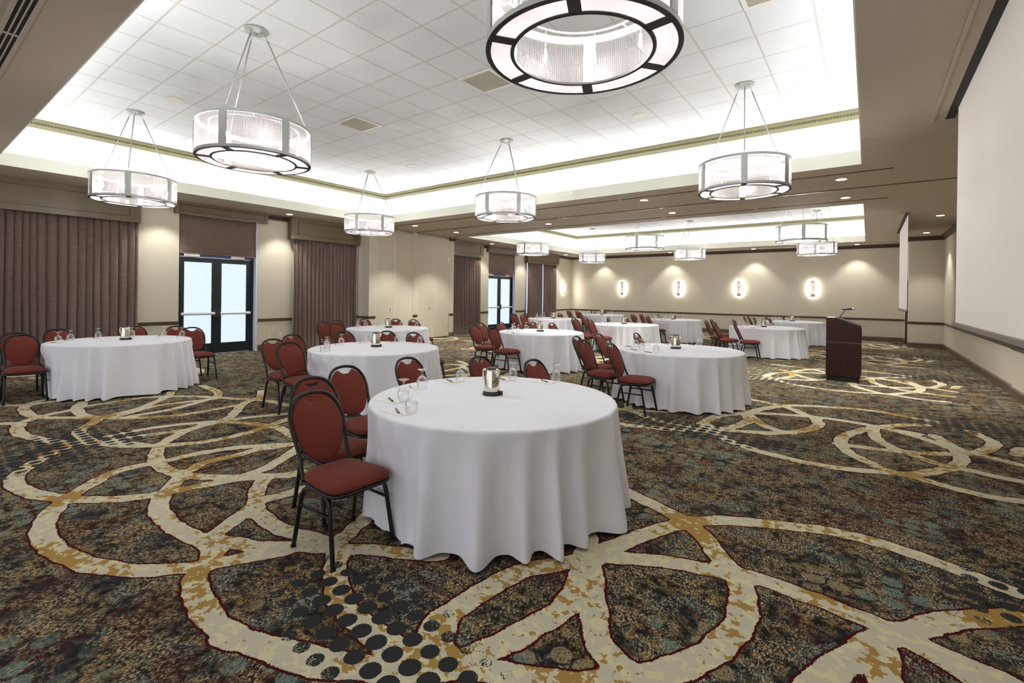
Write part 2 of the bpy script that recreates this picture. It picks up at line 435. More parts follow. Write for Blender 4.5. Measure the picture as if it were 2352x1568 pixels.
    nx, ny = len(xs), len(ys); verts = np.stack([X.ravel(), Y.ravel(), np.zeros(X.size)], 1)
    idx = np.arange(nx*ny).reshape(ny, nx)
    F = np.stack([idx[:-1, :-1].ravel(), idx[:-1, 1:].ravel(), idx[1:, 1:].ravel(), idx[1:, :-1].ravel()], 1)
    me = bpy.data.meshes.new('floor'); me.vertices.add(len(verts)); me.vertices.foreach_set('co', verts.ravel())
    me.loops.add(F.size); me.loops.foreach_set('vertex_index', F.ravel())
    me.polygons.add(len(F)); me.polygons.foreach_set('loop_start', np.arange(0, F.size, 4)); me.polygons.foreach_set('loop_total', np.full(len(F), 4))
    me.update(calc_edges=True)
    for nm, arr in (('ribbon', D), ('dotted', G)):
        a = me.attributes.new(nm, 'FLOAT', 'POINT'); a.data.foreach_set('value', arr.ravel().astype(np.float32))
    o = bpy.data.objects.new('floor', me); C.objects.link(o); o['kind'] = 'structure'
    t = NT('patterned_carpet'); co = t.coord()
    rb = t.add('ShaderNodeAttribute', attribute_name='ribbon').outputs['Fac']
    dt = t.add('ShaderNodeAttribute', attribute_name='dotted').outputs['Fac']
    fine = t.noise(t.mapping(co, (1, .55, 1), rot=(0, 0, .64)), 120, 3, .65); mid = t.noise(co, 20, 3, .65)
    patch = t.noise(co, 3.3, 3, .6); patch2 = t.noise(t.mapping(co, loc=(7, 3, 1)), 2.6, 3, .55); patch3 = t.noise(t.mapping(co, loc=(2, 9, 4)), 5, 3, .6)
    dark = t.mix(t.step(mid, .35, .65), lin(32, 32, 30), lin(56, 59, 62))
    gold = t.mix(t.step(fine, .4, .6), lin(128, 98, 46), lin(160, 126, 66))
    cream = lin(188, 174, 142); teal = lin(122, 142, 132); burg = lin(78, 24, 24)
    fl = t.math('ADD', t.math('MULTIPLY', fine, .55), t.math('MULTIPLY', mid, .45))
    c = t.mix(t.math('MULTIPLY', t.step(fl, .49, .57), t.step(t.math('ADD', patch, t.math('MULTIPLY', mid, .35)), .56, .78)), dark, gold)
    fl2 = t.noise(t.mapping(co, (1, .6, 1), rot=(0, 0, .64), loc=(3, 3, 3)), 95, 3, .65)
    c = t.mix(t.math('MULTIPLY', t.step(fl2, .52, .58), t.step(t.math('ADD', patch3, t.math('MULTIPLY', mid, .4)), .58, .78)), c, cream)
    fl3 = t.noise(t.mapping(co, loc=(5, 1, 3)), 48, 3, .65)
    c = t.mix(t.math('MULTIPLY', t.step(fl3, .50, .57), t.step(patch2, .50, .62)), c, burg)
    fl4 = t.noise(t.mapping(co, loc=(15, 1, 3)), 40, 3, .6)
    c = t.mix(t.math('MULTIPLY', t.step(fl4, .50, .56), t.math('MULTIPLY', t.step(patch, .50, .38), t.step(patch3, .50, .62))), c, teal)
    # ghost dots woven in the ground
    sq = t.mapping(co, (1/.116, 1/.116, 0), rot=(0, 0, .02)); s3 = t.add('ShaderNodeSeparateXYZ'); t.link(sq, s3.inputs[0])
    cx_ = t.math('FLOOR', s3.outputs[0]); cy_ = t.math('FLOOR', s3.outputs[1])
    fx_ = t.math('SUBTRACT', t.math('FRACT', s3.outputs[0]), .5); fy_ = t.math('SUBTRACT', t.math('FRACT', s3.outputs[1]), .5)
    hd = t.math('SQRT', t.math('ADD', t.math('MULTIPLY', fx_, fx_), t.math('MULTIPLY', fy_, fy_)))
    hd = t.math('ADD', hd, t.math('MULTIPLY', t.math('SUBTRACT', fine, .5), .10))
    cell = t.add('ShaderNodeCombineXYZ'); t.link(cx_, cell.inputs[0]); t.link(cy_, cell.inputs[1])
    wn = t.add('ShaderNodeTexWhiteNoise'); wn.noise_dimensions = '2D'; t.link(cell.outputs[0], wn.inputs[0])
    cellv = wn.outputs['Value']; inside = t.step(hd, .46, .38)
    reg = t.step(t.noise(t.mapping(co, loc=(21, 2, 0)), .9, 2, .5), .50, .58)
    dotw = t.math('MULTIPLY', t.math('MULTIPLY', inside, reg), t.math('MULTIPLY', t.step(cellv, .45, .55), t.step(fine, .36, .52)))
    dcol = t.mix(t.step(patch2, .42, .52), lin(166, 148, 108), lin(126, 146, 134))
    c = t.mix(t.math('MULTIPLY', dotw, .75), c, dcol)
    # wobbling ribbon
    wob = t.math('ADD', t.math('MULTIPLY', t.math('SUBTRACT', fine, .5), .022), t.math('MULTIPLY', t.math('SUBTRACT', t.noise(co, 7, 2), .5), .05))
    d = t.math('ADD', rb, wob)
    rcol0 = t.mix(t.step(t.noise(co, 16, 2, .5), .42, .5), lin(220, 212, 170), lin(206, 199, 174))
    gp = t.math('GREATER_THAN', t.math('ADD', t.math('MULTIPLY', t.noise(co, 17, 3, .6), .6), t.math('MULTIPLY', t.noise(t.mapping(co, loc=(4, 4, 0)), 1.7, 2), .62)), .655)
    rcol = t.mix(gp, rcol0, lin(172, 138, 76))
    out = t.mix(t.math('LESS_THAN', d, .016), c, lin(74, 18, 22))
    out = t.mix(t.math('LESS_THAN', d, .002), out, rcol)
    # dotted passages: solid slate dots, eaten away near the rim of the passage
    on = t.math('LESS_THAN', hd, t.math('MULTIPLY_ADD', dt, .20, .22)); on = t.math('MULTIPLY', on, t.math('GREATER_THAN', dt, .02))
    eat = t.math('GREATER_THAN', t.math('ADD', fine, t.math('MULTIPLY', dt, .6)), .74)
    out = t.mix(t.math('MULTIPLY', on, eat), out, lin(52, 54, 54))
    h = t.noise(co, 420, 2); t.bump(h, .5, .004)
    me.materials.append(t.set(out, .95)); t.b.inputs['Specular IOR Level'].default_value = .1
carpet()

# ------------------------------------------------------------------ shell
def shell():
    T = .35
    ZW = ZS+.02
    # left wall with window and door openings
    op = [(.3, 3.46, 3.35, 'w'), (4.28, 6.10, 3.45, 'd'), (7.14, 9.02, 3.35, 'w'), (13.13, 15.02, 3.35, 'w'), (15.74, 17.72, 3.45, 'd'), (18.60, 21.05, 3.35, 'w')]
    bs = []; y = YN
    for a, b, zt, k in op:
        bs.append((XL-T, XL, y, a, 0, ZW)); bs.append((XL-T, XL, a, b, zt, ZW))
        y = b
    bs.append((XL-T, XL, y, YB+T, 0, ZW))
    struct('wall_left', B(*bs), MAT['wall'])
    # storage-closet bump-out: posts, back and head
    XC = -12.45
    struct('wall_left.001', B((XL, XC, 9.19, 9.44, 0, ZW), (XL, XC, 12.72, 12.97, 0, ZW), (XL, XC, 10.98, 11.18, 0, ZW),
                              (XL, XC-.12, 9.44, 10.98, 0, ZW), (XL, XC-.12, 11.18, 12.72, 0, ZW)), MAT['wall'])
    struct('wall_back', B((XL-T, XR+T, YB, YB+T, 0, ZW)), MAT['wall'])
    struct('wall_right', B((XR, XR+T, YN, YB, 0, ZW), (XR-.035, XR, 6.0, 11.36, 0, ZW)), MAT['wall'])
    struct('wall_right.001', B((1.075, XR, 20.70, 21.0, 0, ZW), (1.075, XR, 21.95, YB, 0, ZW), (1.075, XR, 21.0, 21.95, 2.2, ZW), (1.2, XR, 21.0, 21.95, 0, 2.2)), MAT['wall'])
    # alcove door
    d = B((1.10, 1.15, 21.04, 21.91, 0, 2.16)); o = struct('door_3', d, MAT['wood'])
    f = B((1.055, 1.12, 20.95, 21.04, 0, 2.22), (1.055, 1.12, 21.91, 22.0, 0, 2.22), (1.055, 1.12, 21.04, 21.91, 2.16, 2.26))
    obj('door_frame', f, MAT['wood_d'], o)
    # soffit with its two openings
    bs = [(XL-T, C0, YN, YB+T, ZS, ZS+.08), (C1, XR+T, YN, YB+T, ZS, ZS+.08)]
    yy = YN
    for a, b in COVES: bs.append((C0, C1, yy, a, ZS, ZS+.08)); yy = b
    bs.append((C0, C1, yy, YB+T, ZS, ZS+.08))
    struct('ceiling', B(*bs), MAT['soffit'])
    for k, (a, b) in enumerate(COVES):
        w = .03; x0, x1 = C0, C1; zt = ZS+.22
        struct('ceiling', B((x0, x0+.012, a+.012, b-.012, ZS, zt), (x1-.012, x1, a+.012, b-.012, ZS, zt), (x0, x1, a, a+.012, ZS, zt), (x0, x1, b-.012, b, ZS, zt)), MAT['lip'])
        s = SB; t = .05
        X0, X1, A, Bq = x0-s, x1+s, a-s, b+s
        struct('ceiling', B((X0-t, X0, A-t, Bq+t, ZS+.08, ZT), (X1, X1+t, A-t, Bq+t, ZS+.08, ZT), (X0, X1, A-t, A, ZS+.08, ZT), (X0, X1, Bq, Bq+t, ZS+.08, ZT)), MAT['cove'])
        struct('ceiling', B((X0-t, X1+t, A-t, Bq+t, ZT, ZT+.05)), MAT['tile'])
        # gold crown at the top of the cove wall, mitred, with dentils
        prof = [(0, -.135), (.015, -.14), (.03, -.115), (.05, -.10), (.07, -.095), (.09, -.06), (.12, -.05), (.13, -.03), (.15, -.03), (.15, -.001), (0, -.001)]
        bm = bmesh.new(); cor = [(X0, A, 1, 1), (X1, A, -1, 1), (X1, Bq, -1, -1), (X0, Bq, 1, -1)]
        R = [[bm.verts.new((cx+sx*p, cy+sy*p, ZT+q)) for p, q in prof] for cx, cy, sx, sy in cor]
        n = len(prof)
        for i in range(4):
            a_, b_ = R[i], R[(i+1) % 4]
            for j in range(n-1): bm.faces.new((a_[j], b_[j], b_[j+1], a_[j+1]))
        tr = struct('trim_%d' % (k+1), bm, MAT['gold'])
        bm = bmesh.new(); st = .045
        x = X0+.12
        while x < X1-.12:
            box(bm, x, x+.02, Bq-.104, Bq-.078, ZT-.092, ZT-.064); box(bm, x, x+.02, A+.078, A+.104, ZT-.092, ZT-.064); x += st
        y = A+.12
        while y < Bq-.12:
            box(bm, X0+.078, X0+.104, y, y+.02, ZT-.092, ZT-.064); box(bm, X1-.104, X1-.078, y, y+.02, ZT-.092, ZT-.064); y += st
        o = obj('dentil_row', bm, MAT['gold_d'], tr)
    # soffit slots and operable-wall track
    g = MAT['groove']
    def strip(x0, x1, yc, w, z=.006): return (x0, x1, yc-w/2, yc+w/2, ZS-z, ZS-.0005)
    struct('trim_3', B(*[strip(a, b, 9.66, .05) for a, b in ((-11.9, -8.2), (-8.1, -4.4), (-4.3, -2.2), (-2.1, .3))]), g)
    struct('trim_4', B(*[strip(a, b, 12.42, .05) for a, b in ((-11.9, -8.2), (-8.1, -4.4), (-4.3, -2.2), (-2.1, .3))]), g)
    struct('trim_5', B((-12.4, 1.93, 11.00, 11.03, ZS-.006, ZS-.0005), (-12.4, 1.93, 11.08, 11.11, ZS-.006, ZS-.0005)), g)
    struct('trim_6', B((-12.4, 1.93, 11.03, 11.08, ZS-.012, ZS-.0005)), MAT['track'])
    struct('trim_7', B(strip(-6, -2.3, 22.0, .03), strip(-2.2, .9, 22.0, .03)), g)
    # crown moulding
    def crown(name, path, inward):
        prof = [(0, -.135), (.02, -.135), (.03, -.10), (.07, -.05), (.10, -.035), (.10, -.001), (0, -.001)]
        bm = bmesh.new(); Rr = []
        n = len(path)
        for i, p in enumerate(path):
            p = Vector((p[0], p[1])); ns = []
            if i > 0: d = (p-Vector(path[i-1][:2])).normalized(); ns.append(Vector((-d.y, d.x))*inward)
            if i < n-1: d = (Vector(path[i+1][:2])-p).normalized(); ns.append(Vector((-d.y, d.x))*inward)
            nn = ns[0] if len(ns) == 1 else (ns[0]+ns[1])/(1+ns[0].dot(ns[1]))
            Rr.append([bm.verts.new((p.x+nn.x*a, p.y+nn.y*a, ZS+b)) for a, b in prof])
        for a_, b_ in zip(Rr, Rr[1:]):
            for j in range(len(prof)-1): bm.faces.new((a_[j], b_[j], b_[j+1], a_[j+1]))
        for e in (Rr[0], Rr[-1]): bm.faces.new(e)
        bmesh.ops.recalc_face_normals(bm, faces=bm.faces)
        struct(name, bm, MAT['wood_d'])
    def rail(name, path, inward, kind):
        if kind == 'rail': prof = [(0, .775), (.012, .78), (.018, .80), (.024, .835), (.036, .845), (.036, .858), (0, .860)]
        else: prof = [(0, 0), (.022, 0), (.022, .12), (.030, .128), (.026, .15), (.012, .163), (0, .165)]
        bm = bmesh.new(); Rr = []; n = len(path)
        for i, p in enumerate(path):
            p = Vector(p); ns = []
            if i > 0: d = (p-Vector(path[i-1])).normalized(); ns.append(Vector((-d.y, d.x))*inward)
            if i < n-1: d = (Vector(path[i+1])-p).normalized(); ns.append(Vector((-d.y, d.x))*inward)
            nn = ns[0] if len(ns) == 1 else (ns[0]+ns[1])/(1+ns[0].dot(ns[1]))
            Rr.append([bm.verts.new((p.x+nn.x*a, p.y+nn.y*a, b)) for a, b in prof])
        for a_, b_ in zip(Rr, Rr[1:]):
            for j in range(len(prof)-1): bm.faces.new((a_[j], b_[j], b_[j+1], a_[j+1]))
        for e in (Rr[0], Rr[-1]): bm.faces.new(e)
        bmesh.ops.recalc_face_normals(bm, faces=bm.faces)
        return struct(name, bm, MAT['wood'])
    # paths run with the room on their left (inward=+1 when n = left of direction)
    far = [(XL, 21.26), (XL, YB), (1.075, YB)]
    crown('trim_8', [(XL, 21.24), (XL, YB), (1.075, YB), (1.075, 20.70), (XR, 20.70), (XR, 7.5)], -1)
    crown('trim_9', [(XL, 3.51), (XL, 4.13)], -1)
    crown('trim_10', [(XL, 6.31), (XL, 6.88)], -1)
    crown('trim_11', [(XL, 15.16), (XL, 15.55)], -1)
    crown('trim_12', [(XL, 17.9), (XL, 18.38)], -1)
    crown('trim_13', [(XC-.0, 12.70), (XC, 12.97), (XL+.06, 12.97)], -1)
    rail('trim_14', [(XL, 3.50), (XL, 4.27)], -1, 'rail'); rail('trim_15', [(XL, 6.11), (XL, 7.04)], -1, 'rail')
    rail('trim_16', [(XL+.01, 9.19), (XC, 9.19), (XC, 9.43)], -1, 'rail'); rail('trim_17', [(XC, 10.985), (XC, 11.175)], -1, 'rail')
    rail('trim_18', [(XC, 12.73), (XC, 12.97), (XL+.01, 12.97)], -1, 'rail')
    rail('trim_19', [(XL, 15.03), (XL, 15.73)], -1, 'rail'); rail('trim_20', [(XL, 17.73), (XL, 18.50)], -1, 'rail')
    rail('trim_21', [(XL, 21.07), (XL, YB), (1.075, YB), (1.075, 22.01)], -1, 'rail')
    rail('trim_22', [(1.075, 20.94), (1.075, 20.70), (XR, 20.70), (XR, 11.36), (XR-.035, 11.36), (XR-.035, 6.0), (XR, 6.0), (XR, YN)], -1, 'rail')
    rail('baseboard_left', [(XL, 3.48), (XL, 4.27)], -1, 'base'); rail('baseboard_left.001', [(XL, 6.11), (XL, 7.04)], -1, 'base')
    rail('baseboard_left.002', [(XL+.01, 9.19), (XC, 9.19), (XC, 9.43)], -1, 'base'); rail('baseboard_left.003', [(XC, 10.985), (XC, 11.175)], -1, 'base')
    rail('baseboard_left.004', [(XC, 12.73), (XC, 12.97), (XL+.01, 12.97)], -1, 'base')
    rail('baseboard_left.005', [(XL, 15.03), (XL, 15.73)], -1, 'base'); rail('baseboard_left.006', [(XL, 17.73), (XL, 18.50)], -1, 'base')
    rail('baseboard_back', [(XL, 21.07), (XL, YB), (1.075, YB), (1.075, 22.01)], -1, 'base')
    rail('baseboard_right', [(1.075, 20.94), (1.075, 20.70), (XR, 20.70), (XR, 11.36), (XR-.035, 11.36), (XR-.035, 6.0), (XR, 6.0), (XR, YN)], -1, 'base')
    # windows behind the curtains
    for k, (a, b) in enumerate(((.3, 3.46), (7.14, 9.02), (13.13, 15.02), (18.60, 21.05))):
        x = XL-.20; m = (a+b)/2
        w = struct('window_%d' % (k+1), B((x-.03, x+.03, a, a+.06, .0, 3.35), (x-.03, x+.03, b-.06, b, 0, 3.35), (x-.03, x+.03, m-.03, m+.03, .1, 3.25), (x-.03, x+.03, a+.06, b-.06, 0, .1), (x-.03, x+.03, a+.06, b-.06, 3.25, 3.35)), MAT['doorframe'])
        obj('pane', B((x-.008, x+.008, a+.06, b-.06, .1, 3.25)), MAT['frost2'], w)
    # exit doors
    for k, (a, b) in enumerate(((4.28, 6.10), (15.74, 17.72))):
        x = XL-.20; h = 2.42
        fr = B((x-.05, x+.05, a, a+.055, 0, h+.09), (x-.05, x+.05, b-.10, b-.045, 0, h+.09), (x-.05, x+.05, a+.055, b-.10, h, h+.09))
        d = struct('door_%d' % (k+1), fr, MAT['doorframe'])
        obj('jamb', B((x-.06, XL-.005, b-.044, b-.003, 0, 3.44)), MAT['jamb'], d)
        obj('header', B((x-.03, x+.052, a+.02, b-.06, h+.012, h+.11)), MAT['header'], d)
        obj('transom', B((x-.02, x+.0, a+.01, b-.05, h+.115, 3.44)), MAT['frost'], d)
        y0, y1 = a+.06, b-.105; ym = (y0+y1)/2
        for s, (p, q) in enumerate(((y0, ym-.003), (ym+.003, y1))):
            lf = obj('door_leaf', B((x-.025, x+.025, p, p+.11, 0.01, h-.01), (x-.025, x+.025, q-.11, q, .01, h-.01), (x-.025, x+.025, p+.11, q-.11, .01, .27), (x-.025, x+.025, p+.11, q-.11, h-.13, h-.01)), MAT['doorframe'], d)
            obj('glass_pane', B((x-.006, x+.006, p+.11, q-.11, .27, h-.13)), MAT['frost'], lf)
            bm = bmesh.new(); inner = q if s == 0 else p
            e0, e1 = (p+.03, q-.06) if s == 0 else (p+.06, q-.03)
            tube(bm, [(x+.085, e0, 1.02), (x+.085, e1, 1.02)], .036, 12)
            obj('push_bar', bm, MAT['pushbar'], lf)
            g = (e1-.02, e1+.06) if s == 0 else (e0-.06, e0+.02)
            obj('latch_box', B((x+.025, x+.10, g[0], g[1], .93, 1.14)), MAT['blackplastic'], lf)
            bm = bmesh.new()
            for zz in (.86, 1.20):
                lathe(bm, [(.0, 0), (.012, 0), (.012, .012), (0, .012)], 10)
                for v in bm.verts[-22:] if False else []: pass
            bm.free()
            c0 = p+.08 if s == 0 else q-.52
            cl = obj('door_closer', B((x+.026, x+.085, c0, c0+.34, h+.005, h+.075)), MAT['steel'], lf)
            bm = bmesh.new(); tube(bm, [(x+.06, c0+.12, h-.0), (x+.26, c0+.30, h-.03), (x+.06, c0+.40, h-.02)], .008, 6); obj('closer_arm', bm, MAT['steel'], cl)
shell()

# ------------------------------------------------------------------ closet panels on the left wall
def partition():
    XC = -12.45; zt = 3.60
    ys = [(9.45, 10.20), (10.21, 10.97), (11.19, 11.94), (11.95, 12.71)]
    lab = ['beige folding partition panel with black pull, leftmost of the four', 'beige folding partition panel beside the middle post, on its left',
           'beige folding partition panel beside the middle post, on its right', 'beige folding partition panel with hinges, rightmost of the four']
    for k, ((a, b), lb) in enumerate(zip(ys, lab)):
        t = thing('partition_panel', lb, 'partition panel', (XC-.05, (a+b)/2, 0), 0, 'closet panels in the partition wall')
        w = (b-a)/2
        obj('panel_face', B((-.03, .03, -w+.012, w-.012, .03, zt)), MAT['panel'], t)
        for s in (-1, 1): obj('edge_trim', B((-.035, .036, min(s*w, s*(w-.012)), max(s*w, s*(w-.012)), .02, zt)), MAT['whitemetal'], t)
        obj('bottom_sweep', B((-.02, .02, -w+.02, w-.02, .0, .03)), MAT['blackplastic'], t)
        if k in (0, 2):
            p = obj('pull_plate', B((.031, .036, w-.22, w-.12, 1.0, 1.13)), MAT['whitemetal'], t)
            obj('pull_slot', B((.036, .038, w-.185, w-.155, 1.02, 1.11)), MAT['darkslot'], p)
        if k in (0, 3):
            s = -1 if k == 0 else 1
            for z in (.35, 1.9, 2.75) if k == 3 else (1.95,):
                obj('hinge', B((.03, .045, s*w-.015, s*w+.005, z, z+.16)), MAT['steel'], t)
partition()

# ------------------------------------------------------------------ curtains, valances, shades
def curtain(y0, y1, x, z0, z1, label, n, gather=.0):
    bm = bmesh.new(); random.seed(int(y0*10)+3); N = int((y1-y0)*75); rows = 9
    ph = []; y = 0
    P = []
    wv = []
    for i in range(n): wv.append(random.uniform(.7, 1.3))
    s = sum(wv); acc = 0; knots = [0]
    for w_ in wv: acc += w_/s; knots.append(acc)
    amp = [random.uniform(.06, .105) for _ in range(n)]
    for j in range(rows+1):
        z = z1+(z0-z1)*j/rows; row = []
        tt = j/rows
        for i in range(N+1):
            u = i/N; k = max(q for q in range(n) if knots[q] <= u+1e-9)
            f = (u-knots[k])/(knots[k+1]-knots[k])
            a = amp[k]*(.8+.45*tt)
            dx = a*(math.cos(2*PI*f)*.5+.5)**.75 + .012*math.sin(9*u+3*tt)
            sk = .012*math.sin(2*PI*f)*2
            row.append(bm.verts.new((x+dx-.04, y0+(y1-y0)*u+sk + .01*math.sin(5*tt+u*20)*tt, z)))
        P.append(row)
    for a, b in zip(P, P[1:]):
        for i in range(N): bm.faces.new((a[i], a[i+1], b[i+1], b[i]))
    ret = bmesh.ops.solidify(bm, geom=bm.faces[:], thickness=.004)
    o = obj('curtain', bm, MAT['curtain'], None, True)
    return tag(o, label, 'curtain')
def valance(y0, y1, z0, d, label, sides=True):
    t = thing('valance', label, 'valance', (XL, (y0+y1)/2, z0)); w = (y1-y0)/2; h = ZS-z0-.003
    bm = B((d-.03, d, -w, w, 0, h), (.003, d-.03, -w, -w+.03, 0, h), (.003, d-.03, w-.03, w, 0, h), (.003, d-.03, -w+.03, w-.03, h-.03, h))
    obj('box', bm, MAT['valance'], t)
    m = .14 if h > .4 else .05; p, q = -w+m+.05, w-m-.05; a, b = m-.02, h-m+.03
    if h < .4: a, b = .06, h-.06; p, q = -w+.08, w-.08
    e = .016
    obj('panel_moulding', B((d, d+.012, p, q, a, a+e), (d, d+.012, p, q, b-e, b), (d, d+.012, p, p+e, a+e, b-e), (d, d+.012, q-e, q, a+e, b-e)), MAT['valance_line'], t)
    if h < .4: obj('crown_lip', B((d, d+.04, -w-.02, w+.02, h-.05, h)), MAT['valance'], t)
def drapes():
    X = XL+.10
    curtain(.15, 3.46, X, .02, 3.10, 'wide brown pleated curtain filling the left edge of the photo', 26)
    curtain(7.00, 9.07, X, .02, 3.10, 'brown pleated curtain between first exit door and partition closet', 17)
    curtain(13.06, 15.05, X, .02, 3.13, 'brown pleated curtain just right of the partition closet', 17)
    curtain(18.50, 19.78, X, .02, 3.13, 'left half of the parted brown curtain in the far corner', 10)
    curtain(19.88, 21.10, X, .02, 3.13, 'right half of the parted brown curtain in the far corner', 10)
    valance(.05, 3.48, 3.06, .22, 'olive-brown panelled box valance over the wide left curtain')
    valance(6.90, 9.10, 3.07, .22, 'olive-brown box valance over the curtain left of partition closet')
    valance(12.99, 15.14, 3.10, .22, 'olive-brown box valance right of the partition closet')
    valance(18.40, 21.22, 3.10, .22, 'olive-brown box valance over the parted far curtain')
    valance(4.16, 6.29, 3.40, .14, 'shallow brown valance over the near exit door shade')
    valance(15.58, 17.88, 3.40, .14, 'shallow brown valance over the far exit door shade')
    for y0, y1, lb in ((4.295, 6.085, 'brown fabric shade half lowered over the near exit door'), (15.755, 17.705, 'brown fabric shade half lowered over the far exit door')):
        bm = bmesh.new(); N = 30; R_ = []
        zs = [3.42, 3.2, 3.0, 2.8, 2.66, 2.60, 2.52, 2.50]
        for j, z in enumerate(zs):
            R_.append([bm.verts.new((XL-.05+.006*math.sin(i*.9+j)+(.012 if j in (5, 6) else 0), y0+(y1-y0)*i/N, z-(.008*math.sin(i*.5) if j > 5 else 0))) for i in range(N+1)])
        for a, b in zip(R_, R_[1:]):
            for i in range(N): bm.faces.new((a[i], a[i+1], b[i+1], b[i]))
        bmesh.ops.solidify(bm, geom=bm.faces[:], thickness=.006)
        o = tag(obj('roman_shade', bm, MAT['curtain'], None, True), lb, 'window shade')
        obj('hem_bar', B((XL-.058, XL-.040, y0+.01, y1-.01, 2.485, 2.50)), MAT['curtain'], o)
drapes()

# ------------------------------------------------------------------ chairs
def cushion(outline, T, back, rings=(1, .985, .93, .8, .55, .25), pw=2.6):
    """outline: 2-D pts round the origin; returns verts in (u, v, w), w = thickness axis"""
    bm = bmesh.new(); top = []; bot = []; n = len(outline)
    for s in rings:
        h = T*(1-s**pw)**.5 if s < 1 else 0
        top.append([bm.verts.new((p[0]*s, p[1]*s, h)) for p in outline])
    c = bm.verts.new((0, 0, T))
    for a, b in zip(top, top[1:]):
        for i in range(n): bm.faces.new((a[i], a[(i+1) % n], b[(i+1) % n], b[i]))
    for i in range(n): bm.faces.new((top[-1][i], top[-1][(i+1) % n], c))
    for s in rings[1:]:
        h = -back*(1-s**pw)**.5
        bot.append([bm.verts.new((p[0]*s, p[1]*s, h)) for p in outline])
    bot = [top[0]]+bot; c = bm.verts.new((0, 0, -back))
    for a, b in zip(bot, bot[1:]):
        for i in range(n): bm.faces.new((a[(i+1) % n], a[i], b[i], b[(i+1) % n]))
    for i in range(n): bm.faces.new((bot[-1][(i+1) % n], bot[-1][i], c))
    return bm
def backx(z):   # how far the back leans
    return -.195-.43*max(0, z-.45)-.05*max(0, z-.7)
def make_chair():
    t = thing('banquet_chair', '', 'chair', group='oval-back banquet chairs at the round tables')
    # seat
    out = []
    for i in range(40):
        a = 2*PI*i/40; c, s = math.cos(a), math.sin(a); e = .42
        u = math.copysign(abs(c)**e, c)*.226; v = math.copysign(abs(s)**e, s)*.205
        v *= 1+.10*(u/.235)
        out.append((u, v))
    bm = cushion(out, .060, .026, pw=4.2)
    for v in bm.verts: v.co = Vector((v.co.x+.0, v.co.y, v.co.z+.425))
    obj('seat', bm, MAT['rust'], t, True)
    # back cushion: an oval with a dipped top edge
    hp = [Vector((y, z, 0)) for y, z in [(0, .484), (.05, .490), (.095, .512), (.132, .556), (.157, .612), (.172, .675), (.175, .735), (.163, .79), (.128, .842), (.082, .874), (.060, .864), (.034, .845), (0, .839)]]
    hp = crom(hp, 4); out = [(p.x, p.y-.685) for p in hp] + [(-p.x, p.y-.685) for p in hp[-2:0:-1]]
    bm = cushion(out, .030, .016)
    for v in bm.verts:
        y, z, w = v.co; zz = z+.685
        v.co = Vector((backx(zz)+w*.93+.002, y, zz+w*.35))
    obj('backrest', bm, MAT['rust'], t, True)
    half = [(.178, .405), (.174, .47), (.168, .53), (.173, .60), (.183, .68), (.186, .740), (.175, .80), (.140, .857), (.085, .891), (0, .903)]
    P = [(backx(z) if z > .42 else -.17, y, z) for y, z in half]; P += [(a, -b, c) for a, b, c in P[-2::-1]]
    bm = bmesh.new(); tube(bm, crom(P, 5), .0135, 10); obj('back_frame', bm, MAT['black'], t, True)
    # seat rim
    out = []
    for i in range(33):
        a = 2*PI*i/32; c, s = math.cos(a), math.sin(a); e = .42
        u = math.copysign(abs(c)**e, c)*.219; v = math.copysign(abs(s)**e, s)*.199; v *= 1+.10*(u/.235)
        out.append((u, v, .402))
    bm = bmesh.new(); tube(bm, out, .0115, 8, False); box(bm, -.20, .20, -.18, .18, .396, .404); obj('seat_frame', bm, MAT['black'], t, True)
    for sy in (1, -1):
        for sx in (1, -1):
            pts = [(0.0, .19*sy, .392), (.07*sx, .192*sy, .390), (.125*sx, .195*sy, .372), (.150*sx, .198*sy, .33), (.168*sx, .203*sy, .25), (.215*sx, .215*sy, .0)]
            bm = bmesh.new(); tube(bm, crom(pts, 4), .0143, 8)
            l = obj('leg', bm, MAT['black'], t, True)
            bm = bmesh.new(); tube(bm, [(.2135*sx, .2145*sy, .012), (.216*sx, .2152*sy, 0)], .0172, 8); obj('foot_cap', bm, MAT['foot'], l, True)
        bm = bmesh.new(); tube(bm, [(-.163, .202*sy, .275), (.163, .202*sy, .275)], .0095, 6); obj('stretcher', bm, MAT['black'], t, True)
    return t

# ------------------------------------------------------------------ tables
TAB = {1: (-2.36, 2.93), 2: (-9.60, 2.37), 3: (-5.87, 4.46), 4: (-8.98, 7.17), 5: (-5.79, 8.82), 6: (-8.80, 14.25), 7: (-5.64, 13.05), 8: (-9.2, 18.85), 9: (-5.58, 17.2), 10: (-2.33, 7.43), 11: (-2.26, 14.8), 12: (-2.08, 19.3)}
TR = {1: .945}
NOM = [(-.18, -1.10), (-.66, -.90), (-1.10, -.40), (-1.10, .38), (-.60, .95), (-.09, 1.15)]
OFF = {1: [(-.275, -1.15), (-.72, -.87), (-1.12, -.34), (-1.15, .44), (-.65, 1.0), (-.07, 1.19)],
 2: [(.05, -1.08), (-.40, -.90), (-.95, -.45), (-.85, .42), (-.45, .98), (-.04, 1.12)],
 3: [(.0, -1.08), (-.52, -.98), (-1.0, -.45), (-1.02, .40), (-.58, .90), (-.07, 1.13)],
 4: [(-.03, -1.07), (-.60, -.86), (-1.02, -.38), (-1.0, .38), (-.55, .97), (-.12, 1.2)],
 10: [(-.20, -1.06), (-.70, -.87), (-1.17, -.42), (-1.12, .33), (-.62, .88), (-.12, 1.15)],
 5: [(-.08, -1.13), (-.72, -.80), (-1.14, -.28), (-1.08, .40), (-.50, .95), (-.04, 1.12)]}
